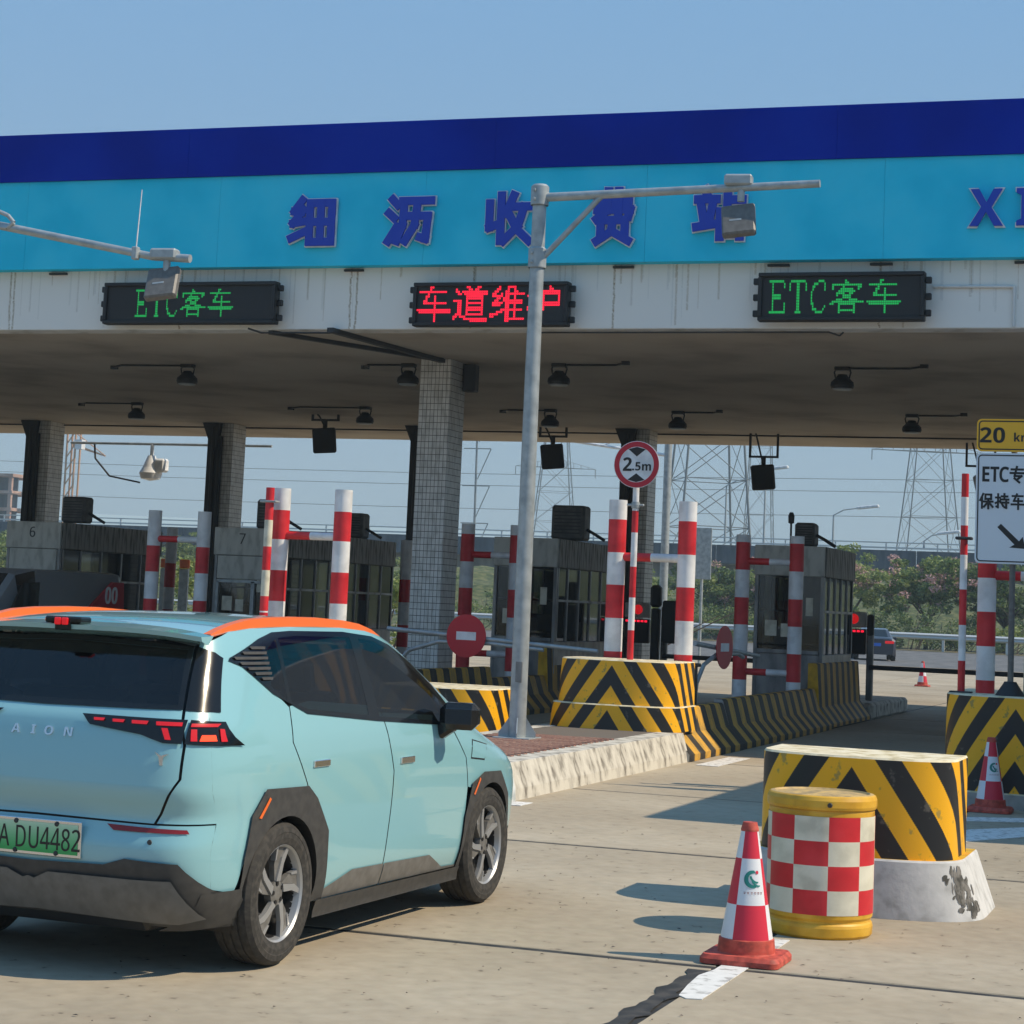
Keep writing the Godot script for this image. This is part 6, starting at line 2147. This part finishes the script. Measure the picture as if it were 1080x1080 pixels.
	b.box(M.white, Vector3(2.0, 28.5, 1), Vector3(1.4, 1.8, 1.4))
	part("jib", b, cr)

# smooth loft of car sections: each row [z, half-width low, belt half-width, roof half-width, bottom y, belt y, roof y]
func loft(b: MB, paint, glass, rows: Array) -> void:
	var sec := func(r: Array) -> Array:
		return [Vector3(-r[1] * 0.95, r[4], r[0]), Vector3(-r[1], lerpf(r[4], r[5], 0.45), r[0]), Vector3(-r[2], r[5], r[0]), Vector3(-r[3], r[6] - 0.03, r[0]), Vector3(-r[3] * 0.8, r[6], r[0]), Vector3(r[3] * 0.8, r[6], r[0]), Vector3(r[3], r[6] - 0.03, r[0]), Vector3(r[2], r[5], r[0]), Vector3(r[1], lerpf(r[4], r[5], 0.45), r[0]), Vector3(r[1] * 0.95, r[4], r[0])]
	for i in rows.size() - 1:
		var p: Array = sec.call(rows[i])
		var q: Array = sec.call(rows[i + 1])
		for k in 9:
			var is_glass: bool = (k == 2 or k == 6) and rows[i][6] - rows[i][5] > 0.3 and rows[i + 1][6] - rows[i + 1][5] > 0.3
			if k == 4 and absf(rows[i][6] - rows[i + 1][6]) > 0.18:
				is_glass = true
			b.quad(glass if is_glass else paint, p[k], p[k + 1], q[k + 1], q[k])
	for e in [rows[0], rows[-1]]:
		var p: Array = sec.call(e)
		for k in range(0, 4):
			b.quad(paint, p[k], p[k + 1], p[8 - k], p[9 - k])

func sedan() -> void:
	var t := thing("dark_sedan", "dark blue sedan with a blue number plate driving off beyond the boom", "car", Vector3(-15.6, 0.004, -96), 0.22)
	var b := MB.new()
	loft(b, M.navypaint, M.darkglass, [[0.0, 0.78, 0.78, 0.70, 0.28, 0.85, 0.98], [-0.12, 0.90, 0.88, 0.74, 0.22, 0.9, 1.04], [-0.55, 0.91, 0.88, 0.70, 0.2, 0.95, 1.08], [-1.15, 0.92, 0.88, 0.60, 0.2, 0.95, 1.40], [-2.0, 0.92, 0.88, 0.62, 0.2, 0.94, 1.46], [-2.8, 0.92, 0.88, 0.60, 0.2, 0.93, 1.40], [-3.6, 0.92, 0.88, 0.7, 0.2, 0.9, 1.0], [-4.5, 0.9, 0.84, 0.7, 0.22, 0.78, 0.84], [-4.8, 0.75, 0.7, 0.6, 0.3, 0.66, 0.7]])
	part("body", b, t)
	b = MB.new()
	b.box(M.blueplate, Vector3(0, 0.72, 0.02), Vector3(0.44, 0.14, 0.02), 0.004)
	part("number_plate", b, t)
	for s in [-1, 1]:
		b = MB.new()
		b.box(M.lamp_red, Vector3(s * 0.6, 0.84, 0.0), Vector3(0.4, 0.12, 0.06), 0.02)
		part("tail_lamp", b, t)
		for z in [-0.95, -3.75]:
			b = MB.new()
			b.lathe(M.tyre, [Vector2(0.2, -0.1), Vector2(0.32, -0.1), Vector2(0.33, -0.07), Vector2(0.33, 0.07), Vector2(0.32, 0.1), Vector2(0.2, 0.1)], 24, Vector3(s * 0.83, 0.33, z), Basis(Vector3.BACK, PI / 2))
			b.lathe(M.alloy, [Vector2(0.0, -0.09), Vector2(0.2, -0.095), Vector2(0.2, 0.095), Vector2(0.0, 0.09)], 24, Vector3(s * 0.83, 0.33, z), Basis(Vector3.BACK, PI / 2))
			part("wheel", b, t)
	b = MB.new()
	for s in [-1, 1]:
		b.box(M.navypaint, Vector3(s * 1.0, 1.0, -2.7), Vector3(0.2, 0.13, 0.1), 0.03)
	part("door_mirror", b, t)

func van() -> void:
	var t := thing("delivery_van", "dark grey van with a red panel showing over the blue car's roof", "van", Vector3(-20.1, 0.004, -34.2))
	var b := MB.new()
	# nose towards +z
	loft(b, M.vangrey, M.darkglass, [[5.0, 0.75, 0.7, 0.6, 0.35, 0.8, 0.9], [4.7, 0.86, 0.84, 0.7, 0.25, 0.95, 1.1], [4.2, 0.88, 0.86, 0.7, 0.22, 1.08, 1.2], [3.4, 0.88, 0.86, 0.66, 0.22, 1.12, 1.93], [2.9, 0.88, 0.87, 0.72, 0.22, 1.12, 2.02]])
	loft(b, M.vangrey, M.vangrey, [[2.9, 0.88, 0.87, 0.72, 0.22, 1.12, 2.02], [1.0, 0.88, 0.87, 0.75, 0.22, 1.12, 2.03], [0.1, 0.88, 0.87, 0.75, 0.22, 1.12, 2.02], [0.0, 0.86, 0.85, 0.72, 0.25, 1.12, 1.98]])
	part("body", b, t)
	b = MB.new()
	b.prism(M.darkglass, PackedVector2Array([Vector2(-3.9, 1.15), Vector2(-3.45, 1.78), Vector2(-2.95, 1.8), Vector2(-2.95, 1.15)]), 0.845, 0.875, Transform3D(Basis(Vector3.UP, PI / 2), Vector3.ZERO))
	part("side_window", b, t)
	b = MB.new()
	b.prism(M.sign_red, PackedVector2Array([Vector2(-1.6, 1.2), Vector2(-0.5, 1.86), Vector2(-0.12, 1.86), Vector2(-0.05, 1.2)]), 0.83, 0.885, Transform3D(Basis(Vector3.UP, PI / 2), Vector3.ZERO))
	var rp := part("red_panel", b, t)
	text("lettering", "00", 0.3, M.white, rp, Vector3(0.888, 1.62, 0.55), Basis(Vector3.UP, PI / 2), true, 0.01)
	for s in [-1, 1]:
		for z in [0.9, 4.0]:
			b = MB.new()
			b.lathe(M.tyre, [Vector2(0.0, -0.11), Vector2(0.32, -0.1), Vector2(0.34, -0.07), Vector2(0.34, 0.07), Vector2(0.32, 0.1), Vector2(0.0, 0.11)], 24, Vector3(s * 0.8, 0.34, z), Basis(Vector3.BACK, PI / 2))
			part("wheel", b, t)
